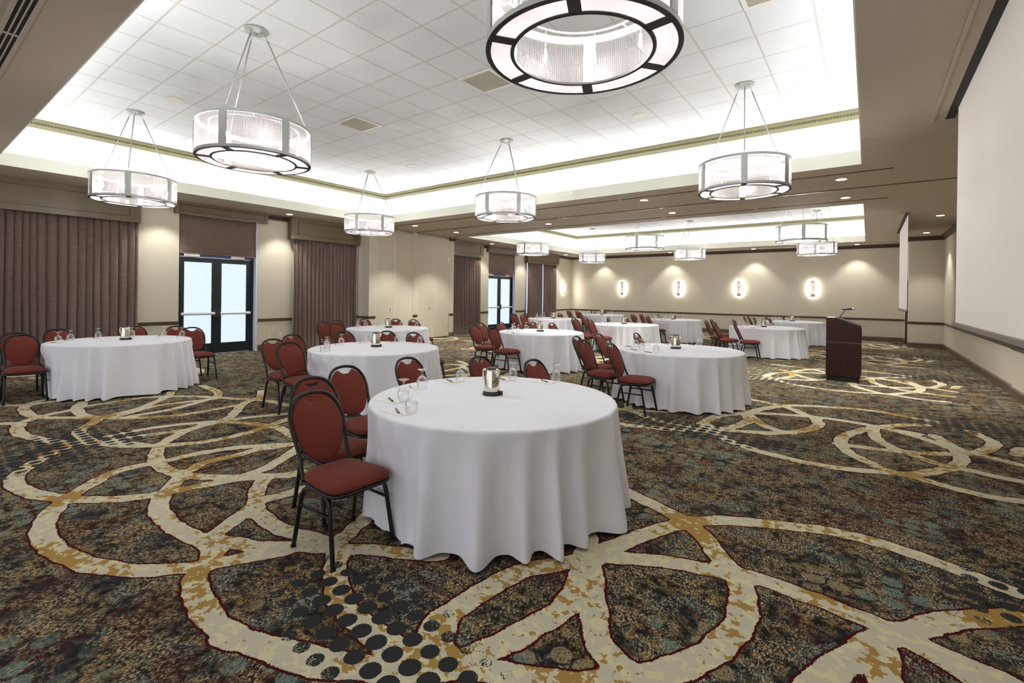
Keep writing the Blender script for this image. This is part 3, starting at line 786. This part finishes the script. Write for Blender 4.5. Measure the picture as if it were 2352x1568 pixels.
CHX = {7: [1353.9, 1330.4, 1317.1, 1342.7, 1398.8, 1437], 9: [1502.4, 1466, 1453.5, 1473, 1513.8, 1554.3], 11: [1693.2, 1651.5, 1625.4, 1642, 1687.3, 1733.7], 12: [1758, 1721.2, 1698, 1713.5, 1749.2, 1787.9]}
ORD = ['first', 'second', 'third', 'fourth', 'fifth', 'sixth']
ROWN = {1: 'first table of the lectern-side row', 10: 'second table of the lectern-side row', 11: 'third table of the lectern-side row', 12: 'fourth table of the lectern-side row',
        3: 'first table of the middle row', 5: 'second table of the middle row', 7: 'third table of the middle row', 9: 'fourth table of the middle row',
        2: 'first table of the window-side row', 4: 'second table of the window-side row', 6: 'third table of the window-side row', 8: 'fourth table of the window-side row'}
TDESC = {1: 'nearest the camera', 10: 'directly behind the front table', 11: 'left of the lectern', 12: 'nearest the back wall, behind the lectern',
         3: 'left of the front table', 5: 'in the middle of the room', 7: 'beyond the ceiling beam, centre', 9: 'below the wall sconces',
         2: 'before the wide left curtain', 4: 'before the partition closet', 6: 'before the far exit door', 8: 'in the far left corner'}
def chair_positions(k):
    P = [list(p) for p in chair_positions0(k)]
    lim = {1: .80, 10: .905, 11: .905}.get(k, .87)
    for it in range(30):
        for i, p in enumerate(P):
            for q in range(40):
                m = min(math.hypot(min(max(0, p[0]-.22), p[0]+.235) if p[0]-.22 < 0 < p[0]+.235 else min(abs(p[0]-.22), abs(p[0]+.235)),
                                   0 if abs(p[1]) < .24 else abs(p[1])-.24) for _ in (0,))
                if m >= lim: break
                p[0] *= 1.006; p[1] *= 1.006
        ok = True
        for i in range(5):
            a, b = P[i], P[i+1]
            dx, dy = abs(a[0]-b[0]), abs(a[1]-b[1])
            if dx < .49 and dy < .52:
                ok = False
                if i in (0, 1): b[0] -= .03 if i == 0 or dx > dy else 0; b[1] += .02 if i == 1 else 0
                elif i == 2: a[1] -= .02; b[1] += .02
                else: a[0] -= .03; a[1] -= .01
        if ok: break
    return [tuple(p) for p in P]
def chair_positions0(k):
    if k in OFF: return OFF[k]
    out = []
    for i, (ox, oy) in enumerate(NOM):
        if k in CHX:   # slide along y so that the hoop keeps its bearing
            tx, ty = TAB[k]; hx, hy = tx+ox-.40, ty+oy
            d = (CHX[k][i]-CXP)/FPX*CR + CF
            sy = hx/d.x*d.y
            oy2 = oy + max(-.22, min(.22, (sy-hy)*.8))
            rr = math.hypot(ox, oy2)
            if rr < 1.10: oy2 = math.copysign(math.sqrt(max(.01, 1.10**2-ox*ox)), oy2)
            out.append((ox, oy2))
        else: out.append((ox+random.uniform(-.04, .04), oy+random.uniform(-.04, .04)))
    return out
def cloth_mesh(k, R, chairs, rz=0):
    rnd = random.Random(100+k); zt = .775
    nf = rnd.randint(23, 26); N = 360
    # fold phase function with uneven spacing
    ph = [rnd.uniform(0, 2*PI) for _ in range(6)]
    amps = [rnd.uniform(.55, 1.25) for _ in range(nf)]
    def fold(th):
        u = th/(2*PI)*nf + .55*math.sin(2*th+ph[0]) + .5*math.sin(3*th+ph[1]) + .35*math.sin(5*th+ph[2])
        i = int(math.floor(u)) % nf; f = u-math.floor(u)
        a = amps[i]*(1-f)+amps[(i+1) % nf]*f
        s = .5+.5*math.cos(2*PI*f)
        return a*(s**1.8)
    bm = bmesh.new(); R_ = []
    def rlim(th):
        best = 9
        for cx, cy in chairs:
            # box of the chair footprint in table space
            x0, x1, y0, y1 = cx-.20, cx+.240, cy-.225, cy+.225
            for q in np.arange(.74, 1.12, .02):
                px_, py_ = q*math.cos(th), q*math.sin(th)
                if x0 < px_ < x1 and y0 < py_ < y1: best = min(best, q-.02); break
        return best
    lim = [rlim(2*PI*i/N) for i in range(N)]
    lim = [min(lim[(i+j) % N]+.003*abs(j) for j in range(-5, 6)) for i in range(N)]
    ctr = bm.verts.new((0, 0, zt))
    for r in (.3, .6, .85, .97): R_.append([bm.verts.new((R*r*math.cos(2*PI*i/N), R*r*math.sin(2*PI*i/N), zt)) for i in range(N)])
    for i in range(N): bm.faces.new((ctr, R_[0][i], R_[0][(i+1) % N]))
    prof = [(0, .0, 1.0)]
    zz = [.775, .772, .765, .75, .72, .67, .60, .54, .50, .44, .36, .28, .20, .13, .07, .035, .012]
    for j, z in enumerate(zz):
        t_ = (.775-z)/.763; row = []
        for i in range(N):
            th = 2*PI*i/N; f = fold(th)
            base = R+(.006 if j > 1 else -.008+.007*j) - .012*min(1, t_*3)
            r = base + (.038*t_ + .13*(f-.35)*min(1, t_*1.1)**.9)
            r += .012*math.sin(3*th+ph[3])*t_
            if z < .70:
                w = min(1, (.70-z)/.20); w = w*w*(3-2*w); L = max(.76, lim[i])
                if r > L: r = r*(1-w)+L*w
            zq = z
            if j >= len(zz)-2: zq = z + .016*(1-min(1, f))
            row.append(bm.verts.new((r*math.cos(th), r*math.sin(th), zq)))
        R_.append(row)
    for a, b in zip(R_, R_[1:]):
        for i in range(N): bm.faces.new((a[i], b[i], b[(i+1) % N], a[(i+1) % N]))
    return bm

def make_glass():
    prof = [(.036, .0), (.040, .015), (.0455, .045), (.045, .062), (.039, .085), (.026, .103), (.012, .114), (.0075, .120), (.0095, .127), (.0065, .134), (.006, .142), (.010, .150), (.024, .158), (.040, .163), (.041, .165), (.038, .166), (.0, .1655)]
    bm = bmesh.new(); lathe(bm, prof, 28)
    lathe(bm, [(.0345, .001), (.0385, .015), (.044, .045), (.0432, .062), (.037, .084), (.022, .102), (.0, .110)], 28)
    return tag(obj('water_goblet', bm, MAT['glass'], None, True), '', 'glass', 'upturned water goblets on the tables')
def make_pad():
    bm = bmesh.new(); box(bm, -.115, .115, -.078, .078, 0, .004)
    o = obj('note_pad', bm, [MAT['paper']]); return tag(o, '', 'note pad', 'note pads at each place')
def make_pen():
    bm = bmesh.new(); tube(bm, [(-.068, 0, .0052), (-.060, 0, .0052), (.045, 0, .0052), (.068, 0, .0052)], [.0028, .0052, .0052, .0036], 8)
    o = obj('pen', bm, MAT['pen'], None, True)
    bm = bmesh.new(); tube(bm, [(.046, 0, .0055), (.071, 0, .0055)], .0058, 8); obj('pen_cap', bm, MAT['blackplastic'], o, True)
    return tag(o, '', 'pen', 'pens on the note pads')
def make_pitcher():
    t = thing('coffee_pitcher', '', 'pitcher', group='steel coffee pitchers at the table centres')
    bm = bmesh.new(); lathe(bm, [(0, 0), (.074, 0), (.076, .004), (.076, .024), (.070, .028), (0, .028)], 12); box(bm, .045, .080, .015, .045, .0, .034); obj('base', bm, MAT['blackplastic'], t)
    bm = bmesh.new(); lathe(bm, [(.0, .0285), (.064, .0285), (.067, .034), (.066, .06), (.060, .13), (.053, .195), (.050, .205), (.0, .205)], 36)
    obj('body', bm, MAT['chrome'], t, True)
    bm = bmesh.new(); lathe(bm, [(0, .2055), (.050, .2055), (.051, .212), (.040, .218), (0, .220)], 28); obj('lid', bm, MAT['blackplastic'], t, True)
    bm = bmesh.new(); tube(bm, crom([(-.048, -.004, .19), (-.075, -.006, .197), (-.098, -.008, .188), (-.100, -.008, .150), (-.088, -.006, .10), (-.062, -.003, .055)], 5), [.008]*26, 8); obj('handle', bm, MAT['chrome'], t, True)
    bm = bmesh.new(); pts = [(.045, 0, .135), (.055, 0, .165), (.064, 0, .19), (.072, 0, .206)]
    tube(bm, pts, [.006, .014, .019, .020], 12); obj('spout', bm, MAT['chrome'], t, True)
    return t
CHAIR = make_chair(); GLASS = make_glass(); PAD = make_pad(); PEN = make_pen(); PITCH_ = make_pitcher()
GO = [(-.10, -.79), (-.44, -.61), (-.72, -.17), (-.73, .32), (-.35, .72), (.05, .92)]
first = {'c': True, 'g': True, 'p': True, 'n': True, 'k': True}
def put(key, proto, loc, rz, label):
    if first[key]:
        first[key] = False; proto.location = loc; proto.rotation_euler = (0, 0, rz); proto['label'] = label; return proto
    return dup(proto, loc, rz, label)
def tables():
    for k in (1, 10, 3, 5, 2, 4, 7, 11, 6, 9, 12, 8):
        tx, ty = TAB[k]; R = TR.get(k, .92); random.seed(k*31)
        chairs = chair_positions(k); rot = .01
        t = thing('round_table', 'round folding table under white cloth, ' + TDESC[k], 'table', (tx, ty, 0), 0, 'round banquet tables')
        bm = bmesh.new(); lathe(bm, [(0, .735), (.72, .735), (.72, .765), (0, .765)], 48)
        obj('tabletop', bm, MAT['tablewood'], t)
        for a in range(4):
            an = PI/4+a*PI/2; bm = bmesh.new(); tube(bm, [(.42*math.cos(an), .42*math.sin(an), .734), (.50*math.cos(an), .50*math.sin(an), 0)], .014, 8); obj('leg', bm, MAT['black'], t)
        bm = bmesh.new(); lathe(bm, [(.72, .736), (R-.03, .736), (R-.03, .765), (.72, .765)], 48); obj('tabletop_edge', bm, MAT['tablewood'], t)
        o = obj('tablecloth', cloth_mesh(k, R, chairs), MAT['cloth'], None, True, (tx, ty, 0))
        tag(o, 'floor-length white cloth on the round table ' + TDESC[k], 'tablecloth', 'white round tablecloths')
        ztop = .7755
        put('k', PITCH_, (tx-.07, ty+.06, ztop), random.uniform(-.15, .15)+(0 if k == 1 else random.choice((0, .3, -.3, .6))), 'polished steel coffee pitcher on ' + ROWN[k])
        for i, (ox, oy) in enumerate(chairs):
            put('c', CHAIR, (tx+ox, ty+oy, 0), random.uniform(-.05, .05) if (k, i) != (1, 0) else 0, 'red oval-back chair, %s from near end, at %s' % (ORD[i], ROWN[k]))
        for i, (gx, gy) in enumerate(GO):
            jx, jy = (0, 0) if k == 1 else (random.uniform(-.015, .015), random.uniform(-.015, .015))
            gx, gy = gx+jx, gy+jy
            rz = random.uniform(-.08, .08)
            pcx, pcy = gx-.112, gy-.02
            rr = math.hypot(pcx-.115, abs(pcy)+.078)
            sft = max(0, rr-(R-.025)); an = math.atan2(pcy, pcx); sx, sy = -sft*math.cos(an), -sft*math.sin(an)
            gx += sx; gy += sy
            put('p', PAD, (tx+gx-.112, ty+gy-.02, ztop), 0 if k == 1 else rz, 'white note pad, %s from near end, on %s' % (ORD[i], ROWN[k]))
            put('n', PEN, (tx+gx-.115, ty+gy-.028, ztop+.0042), -.5+rz, 'grey pen on note pad, %s from near end, %s' % (ORD[i], ROWN[k]))
            put('g', GLASS, (tx+gx+.0, ty+gy, ztop+.0042), 0, 'upturned clear goblet, %s from near end, on %s' % (ORD[i], ROWN[k]))
tables()

# ------------------------------------------------------------------ chandeliers
def make_chandelier():
    t = thing('drum_chandelier', '', 'chandelier', group='fluted drum chandeliers')
    Ro, Ri = .61, .43; zb, zt = 3.115, 3.525; dz = -ZT   # origin at the ceiling
    def Z(z): return z-ZT
    def ringband(bm, r0, r1, z0, z1, seg=72):
        lathe(bm, [(r0, z0), (r1, z0), (r1, z1), (r0, z1), (r0, z0)], seg)
    bm = bmesh.new(); ringband(bm, Ro-.012, Ro, Z(zt)-.035, Z(zt)); ringband(bm, Ro-.05, Ro-.012, Z(zt)-.008, Z(zt)); obj('top_ring', bm, MAT['nickel'], t, False)
    bm = bmesh.new(); ringband(bm, Ro-.012, Ro, Z(zb), Z(zb)+.03); obj('bottom_ring', bm, MAT['nickel'], t)
    for k in range(6):
        a0 = PI/3*k; w = .065
        bm = bmesh.new(); n = 4
        P = [[bm.verts.new((r*math.cos(a0+w*(i/n*2-1)), r*math.sin(a0+w*(i/n*2-1)), z)) for i in range(n+1)] for r, z in ((Ro+.001, Z(zb)+.03), (Ro+.001, Z(zt)-.035), (Ro-.011, Z(zt)-.035), (Ro-.011, Z(zb)+.03))]
        for i in range(4):
            for j in range(n): bm.faces.new((P[i][j], P[i][j+1], P[(i+1) % 4][j+1], P[(i+1) % 4][j]))
        obj('strap', bm, MAT['nickel'], t)
        bm = bmesh.new(); n = 20; r = Ro-.008
        lo, hi = a0+w, a0+PI/3-w
        A = [bm.verts.new((r*math.cos(lo+(hi-lo)*i/n), r*math.sin(lo+(hi-lo)*i/n), Z(zb)+.03)) for i in range(n+1)]
        Bv = [bm.verts.new((r*math.cos(lo+(hi-lo)*i/n), r*math.sin(lo+(hi-lo)*i/n), Z(zt)-.035)) for i in range(n+1)]
        for i in range(n): bm.faces.new((A[i], A[i+1], Bv[i+1], Bv[i]))
        obj('fluted_panel', bm, MAT['acrylic'], t, True)
        # bottom diffusers between the spokes
        bm = bmesh.new(); w2 = .075; lo, hi = a0+w2*.8, a0+PI/3-w2*.8; ro, ri = Ro-.03, Ri+.022
        A = [bm.verts.new((ro*math.cos(lo+(hi-lo)*i/n), ro*math.sin(lo+(hi-lo)*i/n), Z(zb)+.004)) for i in range(n+1)]
        Bv = [bm.verts.new((ri*math.cos(lo+(hi-lo)*i/n), ri*math.sin(lo+(hi-lo)*i/n), Z(zb)+.004)) for i in range(n+1)]
        for i in range(n): bm.faces.new((A[i], A[i+1], Bv[i+1], Bv[i]))
        obj('bottom_diffuser', bm, MAT['diffuser'], t)
    # underside frame, coloured dark as unlit: outer rim, inner rim, six spokes
    bm = bmesh.new(); z = Z(zb)
    ringband(bm, Ro-.032, Ro-.001, z-.003, z+.0); ringband(bm, Ri, Ri+.024, z-.003, z+.012)
    for k in range(6):
        a0 = PI/3*k; c, s = math.cos(a0), math.sin(a0); h = .036
        q = [(r*c-e*s, r*s+e*c) for r, e in ((Ri+.01, -h), (Ro-.02, -h), (Ro-.02, h), (Ri+.01, h))]
        va = [bm.verts.new((x, y, z-.003)) for x, y in q]; vb = [bm.verts.new((x, y, z+.002)) for x, y in q]
        bm.faces.new(va[::-1]); bm.faces.new(vb)
        for i in range(4): bm.faces.new((va[i], va[(i+1) % 4], vb[(i+1) % 4], vb[i]))
    obj('underside_frame', bm, MAT['underside_shade'], t)
    # lamp ring, stems and bulbs
    bm = bmesh.new(); rr = .47
    tube(bm, [(rr*math.cos(2*PI*i/48), rr*math.sin(2*PI*i/48), Z(zt)-.02) for i in range(49)], .008, 6, False)
    for k in range(3):
        a = 2*PI*k/3+.5; tube(bm, [(rr*math.cos(a), rr*math.sin(a), Z(zt)-.02), ((Ro-.01)*math.cos(a), (Ro-.01)*math.sin(a), Z(zt)-.02)], .006, 6)
    obj('lamp_ring', bm, MAT['nickel'], t)
    for k in range(8):
        a = 2*PI*k/8+.15; x, y = rr*math.cos(a), rr*math.sin(a)
        bm = bmesh.new(); tube(bm, [(x, y, Z(zt)-.02), (x, y, Z(3.36))], .004, 6); tube(bm, [(x, y, Z(3.36)), (x, y, Z(3.315))], .011, 8); s_ = obj('lamp_holder', bm, MAT['nickel'], t)
        bm = bmesh.new(); lathe(bm, [(0, Z(3.265)), (.009, Z(3.272)), (.012, Z(3.285)), (.010, Z(3.30)), (.006, Z(3.314)), (0, Z(3.314))], 10, x, y); obj('bulb', bm, MAT['bulb'], s_, True)
    bm = bmesh.new(); lathe(bm, [(0, -.045), (.075, -.045), (.08, -.03), (.115, -.03), (.128, -.022), (.130, -.0), (0, -.0)], 36); lathe(bm, [(0, -.06), (.008, -.058), (.008, -.045), (0, -.045)], 10); obj('canopy', bm, MAT['nickel'], t, True)
    for k in range(3):
        a = 2*PI*k/3; x0, y0 = .085*math.cos(a), .085*math.sin(a); x1, y1 = (Ro-.02)*math.cos(a), (Ro-.02)*math.sin(a)
        p0, p1 = Vector((x0, y0, -.03)), Vector((x1, y1, Z(zt)))
        bm = bmesh.new(); tube(bm, [p0.lerp(p1, .06), p0.lerp(p1, .955)], .0075, 8); rod = obj('rod', bm, MAT['nickel'], t, True)
        bm = bmesh.new()
        for f0 in (.005, .025, .045, .955, .975, .988):
            c = p0.lerp(p1, f0); L = .022; e = Vector((math.cos(a+f0*40), math.sin(a+f0*40), 0))*.008; d = (p1-p0).normalized()*.013
            tube(bm, [c+d*math.cos(q*PI/4)+e*math.sin(q*PI/4) for q in range(9)], .0022, 5, False)
        obj('chain_link', bm, MAT['nickel'], rod)
    return t
def chandeliers():
    ch = make_chandelier()
    lab = {(0, 0): 'drum chandelier in the near ceiling, far left beside the curtains', (0, 1): 'drum chandelier in the near ceiling, large, upper left of photo',
           (0, 2): 'largest drum chandelier, cut off by the top edge of the photo', (1, 0): 'drum chandelier in the near ceiling before the partition closet',
           (1, 1): 'drum chandelier in the near ceiling, back row, centre', (1, 2): 'drum chandelier in the near ceiling, back row, right',
           (2, 0): 'drum chandelier in the far ceiling, front row, leftmost', (2, 1): 'drum chandelier in the far ceiling, front row, centre',
           (2, 2): 'drum chandelier in the far ceiling, front row, right, overlapping another', (3, 0): 'drum chandelier in the far ceiling, back row, leftmost',
           (3, 1): 'drum chandelier in the far ceiling, back row, centre', (3, 2): 'drum chandelier in the far ceiling, back row, right, partly hidden'}
    xs = (-10.2, -5.82, -1.47); ys = (2.67, 7.52, 14.9, 19.75)
    rots = [[97, 65, 54], [54, 92, 42], [34, 28, 41], [73, 36, 30]]
    f = True
    for j, y in enumerate(ys):
        for i, x in enumerate(xs):
            rz = math.radians(rots[j][i])
            if f: ch.location = (x, y, ZT); ch.rotation_euler = (0, 0, rz); ch['label'] = lab[(j, i)]; f = False
            else: dup(ch, (x, y, ZT), rz, lab[(j, i)])
chandeliers()

# ------------------------------------------------------------------ recessed downlights
def downlights():
    L = bpy.data.lights.new('downlight', 'SPOT'); L.energy = DOWN_W; L.spot_size = math.radians(92); L.spot_blend = .55; L.shadow_soft_size = .04; L.color = (1.0, .99, .97)
    L2 = L.copy(); L2.energy = DOWN_W*.42
    t = thing('recessed_downlight', '', 'ceiling light', group='recessed downlights in the soffit')
    bm = bmesh.new(); lathe(bm, [(.078, -.001), (.078, -.006), (.096, -.006), (.098, -.001)], 32); obj('trim_ring', bm, MAT['whitemetal'], t)
    bm = bmesh.new(); lathe(bm, [(0, -.003), (.078, -.003)], 32); bmesh.ops.reverse_faces(bm, faces=bm.faces); obj('lens', bm, MAT['lens'], t)
    lo = bpy.data.objects.new('lamp', L); C.objects.link(lo); lo.parent = t; lo.location = (0, 0, -.05)
    spots = [(-11.2, 9.93, 'beam row before the divider track, first from the window side'), (-7.52, 9.95, 'beam row before the divider track, second from window side'), (-3.92, 9.97, 'beam row before the divider track, third from window side'), (-.40, 10.1, 'beam row before the divider track, nearest the screen'),
             (-11.2, 11.76, 'beam row behind the divider track, first from the window side'), (-7.52, 11.78, 'beam row behind the divider track, second from window side'), (-3.93, 11.86, 'beam row behind the divider track, third from window side'), (-.40, 11.98, 'beam row behind the divider track, nearest the screen'),
             (-12.5, 3.9, 'between the left curtain and the near exit door'), (-12.5, 6.65, 'by the wall right of the near exit door'), (-12.45, 15.2, 'by the wall left of the far exit door'), (-12.45, 18.1, 'by the wall right of the far exit door'), (-12.45, 21.2, 'in the far left corner by the sconce'),
             (-11.1, 22.42, 'along the back wall, leftmost'), (-7.51, 22.42, 'along the back wall, second from left'), (-3.94, 22.42, 'along the back wall, third from left'), (-.36, 22.42, 'along the back wall, right end'),
             (1.38, 12.1, 'beside the right wall, at the near screen edge'), (1.40, 15.72, 'beside the right wall, between the screens'), (1.42, 19.55, 'beside the right wall, before the alcove')]
    for i, (x, y, lb) in enumerate(spots):
        lb = 'round ceiling downlight ' + lb
        if i == 0: t.location = (x, y, ZS); t['label'] = lb
        else:
            c = dup(t, (x, y, ZS), 0, lb)
            if x < -12.2 or y > 22.2 or x > 1.3:
                for o in c.children:
                    if o.type == 'LIGHT': o.data = L2
downlights()

# ------------------------------------------------------------------ ceiling fittings
def fittings():
    for (x, y, lb) in ((-4.765, 4.972, 'square metal return-air vent in the ceiling tiles, beside the largest chandelier'), (-7.813, 4.972, 'square metal vent in the ceiling tiles, left of centre'), (-1.108, 4.972, 'square metal vent in the ceiling tiles at the top photo edge')):
        S = .6096
        t = thing('ceiling_vent', lb, 'vent', (x+S/2, y+S/2, ZT), 0, 'square vents in the ceiling tiles')
        h = S/2-.01
        obj('frame', B((-h, h, -h, -h+.045, -.012, -.001), (-h, h, h-.045, h, -.012, -.001), (-h, -h+.045, -h+.045, h-.045, -.012, -.001), (h-.045, h, -h+.045, h-.045, -.012, -.001)), MAT['whitemetal'], t)
        obj('backing', B((-h+.045, h-.045, -h+.045, h-.045, -.004, -.001)), MAT['ventback'], t)
        bm = bmesh.new(); n = 22
        for i in range(n):
            yy = -h+.05+(2*h-.1)*i/(n-1); box(bm, -h+.045, h-.045, yy-.004, yy+.004, -.012, -.004)
        obj('louvre', bm, MAT['grille'], t)
    for x, y, lb in ((-9.0, 2.87, 'round white ceiling speaker between the two left chandeliers'), (-3.17, 7.80, 'round white ceiling speaker at the right of the near ceiling'), (-8.84, 7.73, 'round white ceiling speaker beyond the left vent')):
        t = thing('ceiling_speaker', lb, 'speaker', (x, y, ZT), 0, 'round ceiling speakers')
        bm = bmesh.new(); lathe(bm, [(.125, -.001), (.13, -.008), (.115, -.012), (.11, -.008)], 32); obj('rim', bm, MAT['whitemetal'], t, True)
        bm = bmesh.new(); lathe(bm, [(0, -.010), (.11, -.008)], 32); bmesh.ops.reverse_faces(bm, faces=bm.faces); obj('grille', bm, MAT['whitemetal'], t)
    # linear diffuser above the camera, left
    t = thing('linear_diffuser', 'long three-slot air diffuser in the soffit at the top left corner', 'air diffuser', (-5.66, .645, ZS))
    obj('frame', B((-3.0, 3.0, -.075, -.045, -.008, -.001), (-3.0, 3.0, .045, .075, -.008, -.001), (-3.0, 3.0, -.022, -.012, -.008, -.001), (-3.0, 3.0, .012, .022, -.008, -.001), (-.01, .03, -.045, .045, -.0085, -.001)), MAT['soffit'], t)
    for y in (-.0335, .0, .0335): obj('slot', B((-3.0, 3.0, y-.0115, y+.0115, -.004, -.0008)), MAT['darkslot'], t)
fittings()

# ------------------------------------------------------------------ projection screens
def screens():
    for k, (y0, y1, z0, lb) in enumerate(((3.10, 7.04, 1.35, 'large lowered white projection screen filling the right edge'), (15.05, 18.95, 1.33, 'distant lowered projection screen seen nearly edge-on'))):
        X = .76
        t = thing('projection_screen', lb, 'projection screen', (X, (y0+y1)/2, ZS), 0, 'lowered projection screens'); w = (y1-y0)/2; z = z0-ZS
        obj('screen_fabric', B((-.002, .002, -w+.03, w-.03, z, -.003)), MAT['screen'], t)
        obj('black_border', B((-.0015, .0025, w-.03, w, z, -.003), (-.0015, .0025, -w, -w+.03, z, -.003)), MAT['scr_black'], t)
        b = obj('bottom_bar', bevel(B((-.022, .022, -w-.04, w+.06, z-.045, z+.0)), .004), MAT['scr_bar'], t)
        obj('bar_underside', B((-.018, .018, -w-.03, w+.05, z-.062, z-.045)), MAT['scr_black'], t)
        # housing: slot in the soffit with a hinged closure flap
        obj('slot', B((-.075, .01, -w-.28, w+.34, -.006, -.0008)), MAT['darkslot'], t)  # flat strip on the soffit; the slot's unlit inside is put into its colour
        obj('housing_flap', B((-.165, -.075, -w-.28, w+.34, -.010, -.0008), (-.195, -.168, -w-.28, w+.34, -.016, -.0008)), MAT['soffit'], t)
screens()

# ------------------------------------------------------------------ wall sconces, outlets, lectern
def sconce(x, y, z, rz, lb, protos=[]):
    if protos:
        return dup(protos[0], (x, y, z), rz, lb)
    t = thing('wall_sconce', lb, 'wall lamp', (x, y, z), rz, 'wavy wall sconces'); protos.append(t)
    # local: wall is the plane x=0, lamp stands out to +x
    obj('backplate', B((.001, .012, -.05, .05, -.25, .25)), MAT['whitemetal'], t)
    obj('lamp', B((.040, .046, -.030, .030, -.26, .26)), MAT['sconce_glow'], t)
    bm = bmesh.new(); n = 20; rows = []
    for j in range(n+1):
        zz = -.33+.66*j/n; r = []
        for i in range(7):
            u = i/6*2-1
            r.append(bm.verts.new((.085+.02*math.cos(u*1.6)+.012*math.sin(zz*11+u*2), u*(.072+.010*math.sin(zz*14)), zz)))
        rows.append(r)
    for a, b in zip(rows, rows[1:]):
        for i in range(6): bm.faces.new((a[i], a[i+1], b[i+1], b[i]))
    bmesh.ops.solidify(bm, geom=bm.faces[:], thickness=.006)
    obj('shade', bm, MAT['shade'], t, True)
    obj('bracket', B((.012, .10, -.012, .012, -.20, -.19), (.012, .10, -.012, .012, .19, .20)), MAT['nickel'], t)
    return t
def small():
    sconce(-10.08, YB, 1.985, -PI/2, 'glowing wavy wall sconce on the back wall, leftmost of four')
    sconce(-7.22, YB, 1.985, -PI/2, 'glowing wavy wall sconce on the back wall, second from left')
    sconce(-4.58, YB, 1.985, -PI/2, 'glowing wavy wall sconce on the back wall, third from left')
    sconce(-1.81, YB, 1.985, -PI/2, 'glowing wavy wall sconce on the back wall, rightmost of four')
    sconce(XL, 21.98, 1.985, 0, 'glowing wavy wall sconce on the left wall by the far corner')
    outs = [(XL, 6.42, .40, 0, 'ivory outlet plate right of the near exit door, left one'), (XL, 6.72, .40, 0, 'ivory outlet plate right of the near exit door, right one'), (XL, 15.45, .40, 0, 'ivory outlet plate left of the far exit door')]
    p = None
    for x, y, z, rz, lb in outs:
        if p is None:
            p = thing('power_outlet', lb, 'outlet', (x, y, z), rz, 'ivory outlet plates')
            obj('plate', bevel(B((.001, .008, -.036, .036, -.058, .058)), .002), MAT['plate'], p)
            for dz in (-.02, .02): obj('socket', B((.008, .010, -.016, .016, dz-.013, dz+.013)), MAT['grille'], p)
        else: dup(p, (x, y, z), rz, lb)
    # lectern
    t = thing('lectern', 'dark mahogany lectern with sloping top standing right of the tables', 'lectern', (-.375, 11.42, 0), 0)
    w, d = .275, .32
    obj('plinth', B((-w+.015, w-.02, -d+.01, d-.01, 0, .10)), MAT['foot'], t)
    bm = bevel(B((-w, w, -d, d, .10, .745)), .003); obj('lower_cabinet', bm, MAT['mahogany'], t)
    obj('seam', B((-w+.004, w-.004, -d+.004, d-.004, .745, .752)), MAT['greytop'], t)
    bm = bmesh.new(); prism(bm, [(-w, .752), (w, .752), (w, 1.045), (-w+.145, 1.215), (-w, 1.215)], 1, -d, d)
    bmesh.ops.recalc_face_normals(bm, faces=bm.faces); obj('upper_cabinet', bm, MAT['mahogany'], t)
    obj('top_ledge', B((-w, -w+.14, -d, d, 1.215, 1.222)), MAT['greytop'], t)
    bm = bmesh.new(); prism(bm, [(-w+.145, 1.216), (w+.003, 1.046), (w+.003, 1.075), (-w+.145, 1.226)], 1, -d+.012, d-.012); obj('reading_surface', bm, MAT['blackplastic'], t)
    obj('back_opening', B((w, w+.006, -d+.03, d-.03, .78, 1.02), (w, w+.006, -d+.03, d-.03, .14, .72)), MAT['foot'], t)
    m = thing('microphone', 'black microphone on a bent gooseneck above the lectern', 'microphone', (-.44, 11.30, 1.235))
    bm = bmesh.new(); tube(bm, crom([(0, 0, .0), (.03, -.03, .05), (.065, -.05, .10), (.085, -.06, .135)], 5), .007, 8); obj('gooseneck', bm, MAT['blackplastic'], m, True)
    bm = bmesh.new(); lathe(bm, [(0, -.02), (.016, -.02), (.018, 0), (0, .002)], 16); obj('mount', bm, MAT['blackplastic'], m, True)
    bm = bmesh.new(); tube(bm, [(.03, -.06, .148), (.045, -.06, .15), (.19, -.06, .158)], [.014, .015, .019], 12); obj('mic_body', bm, MAT['blackplastic'], m, True)
    bm = bmesh.new(); bmesh.ops.create_uvsphere(bm, u_segments=16, v_segments=10, radius=.027, matrix=Matrix.Translation((.208, -.06, .159))); obj('mic_head', bm, MAT['steel'], m, True)
small()
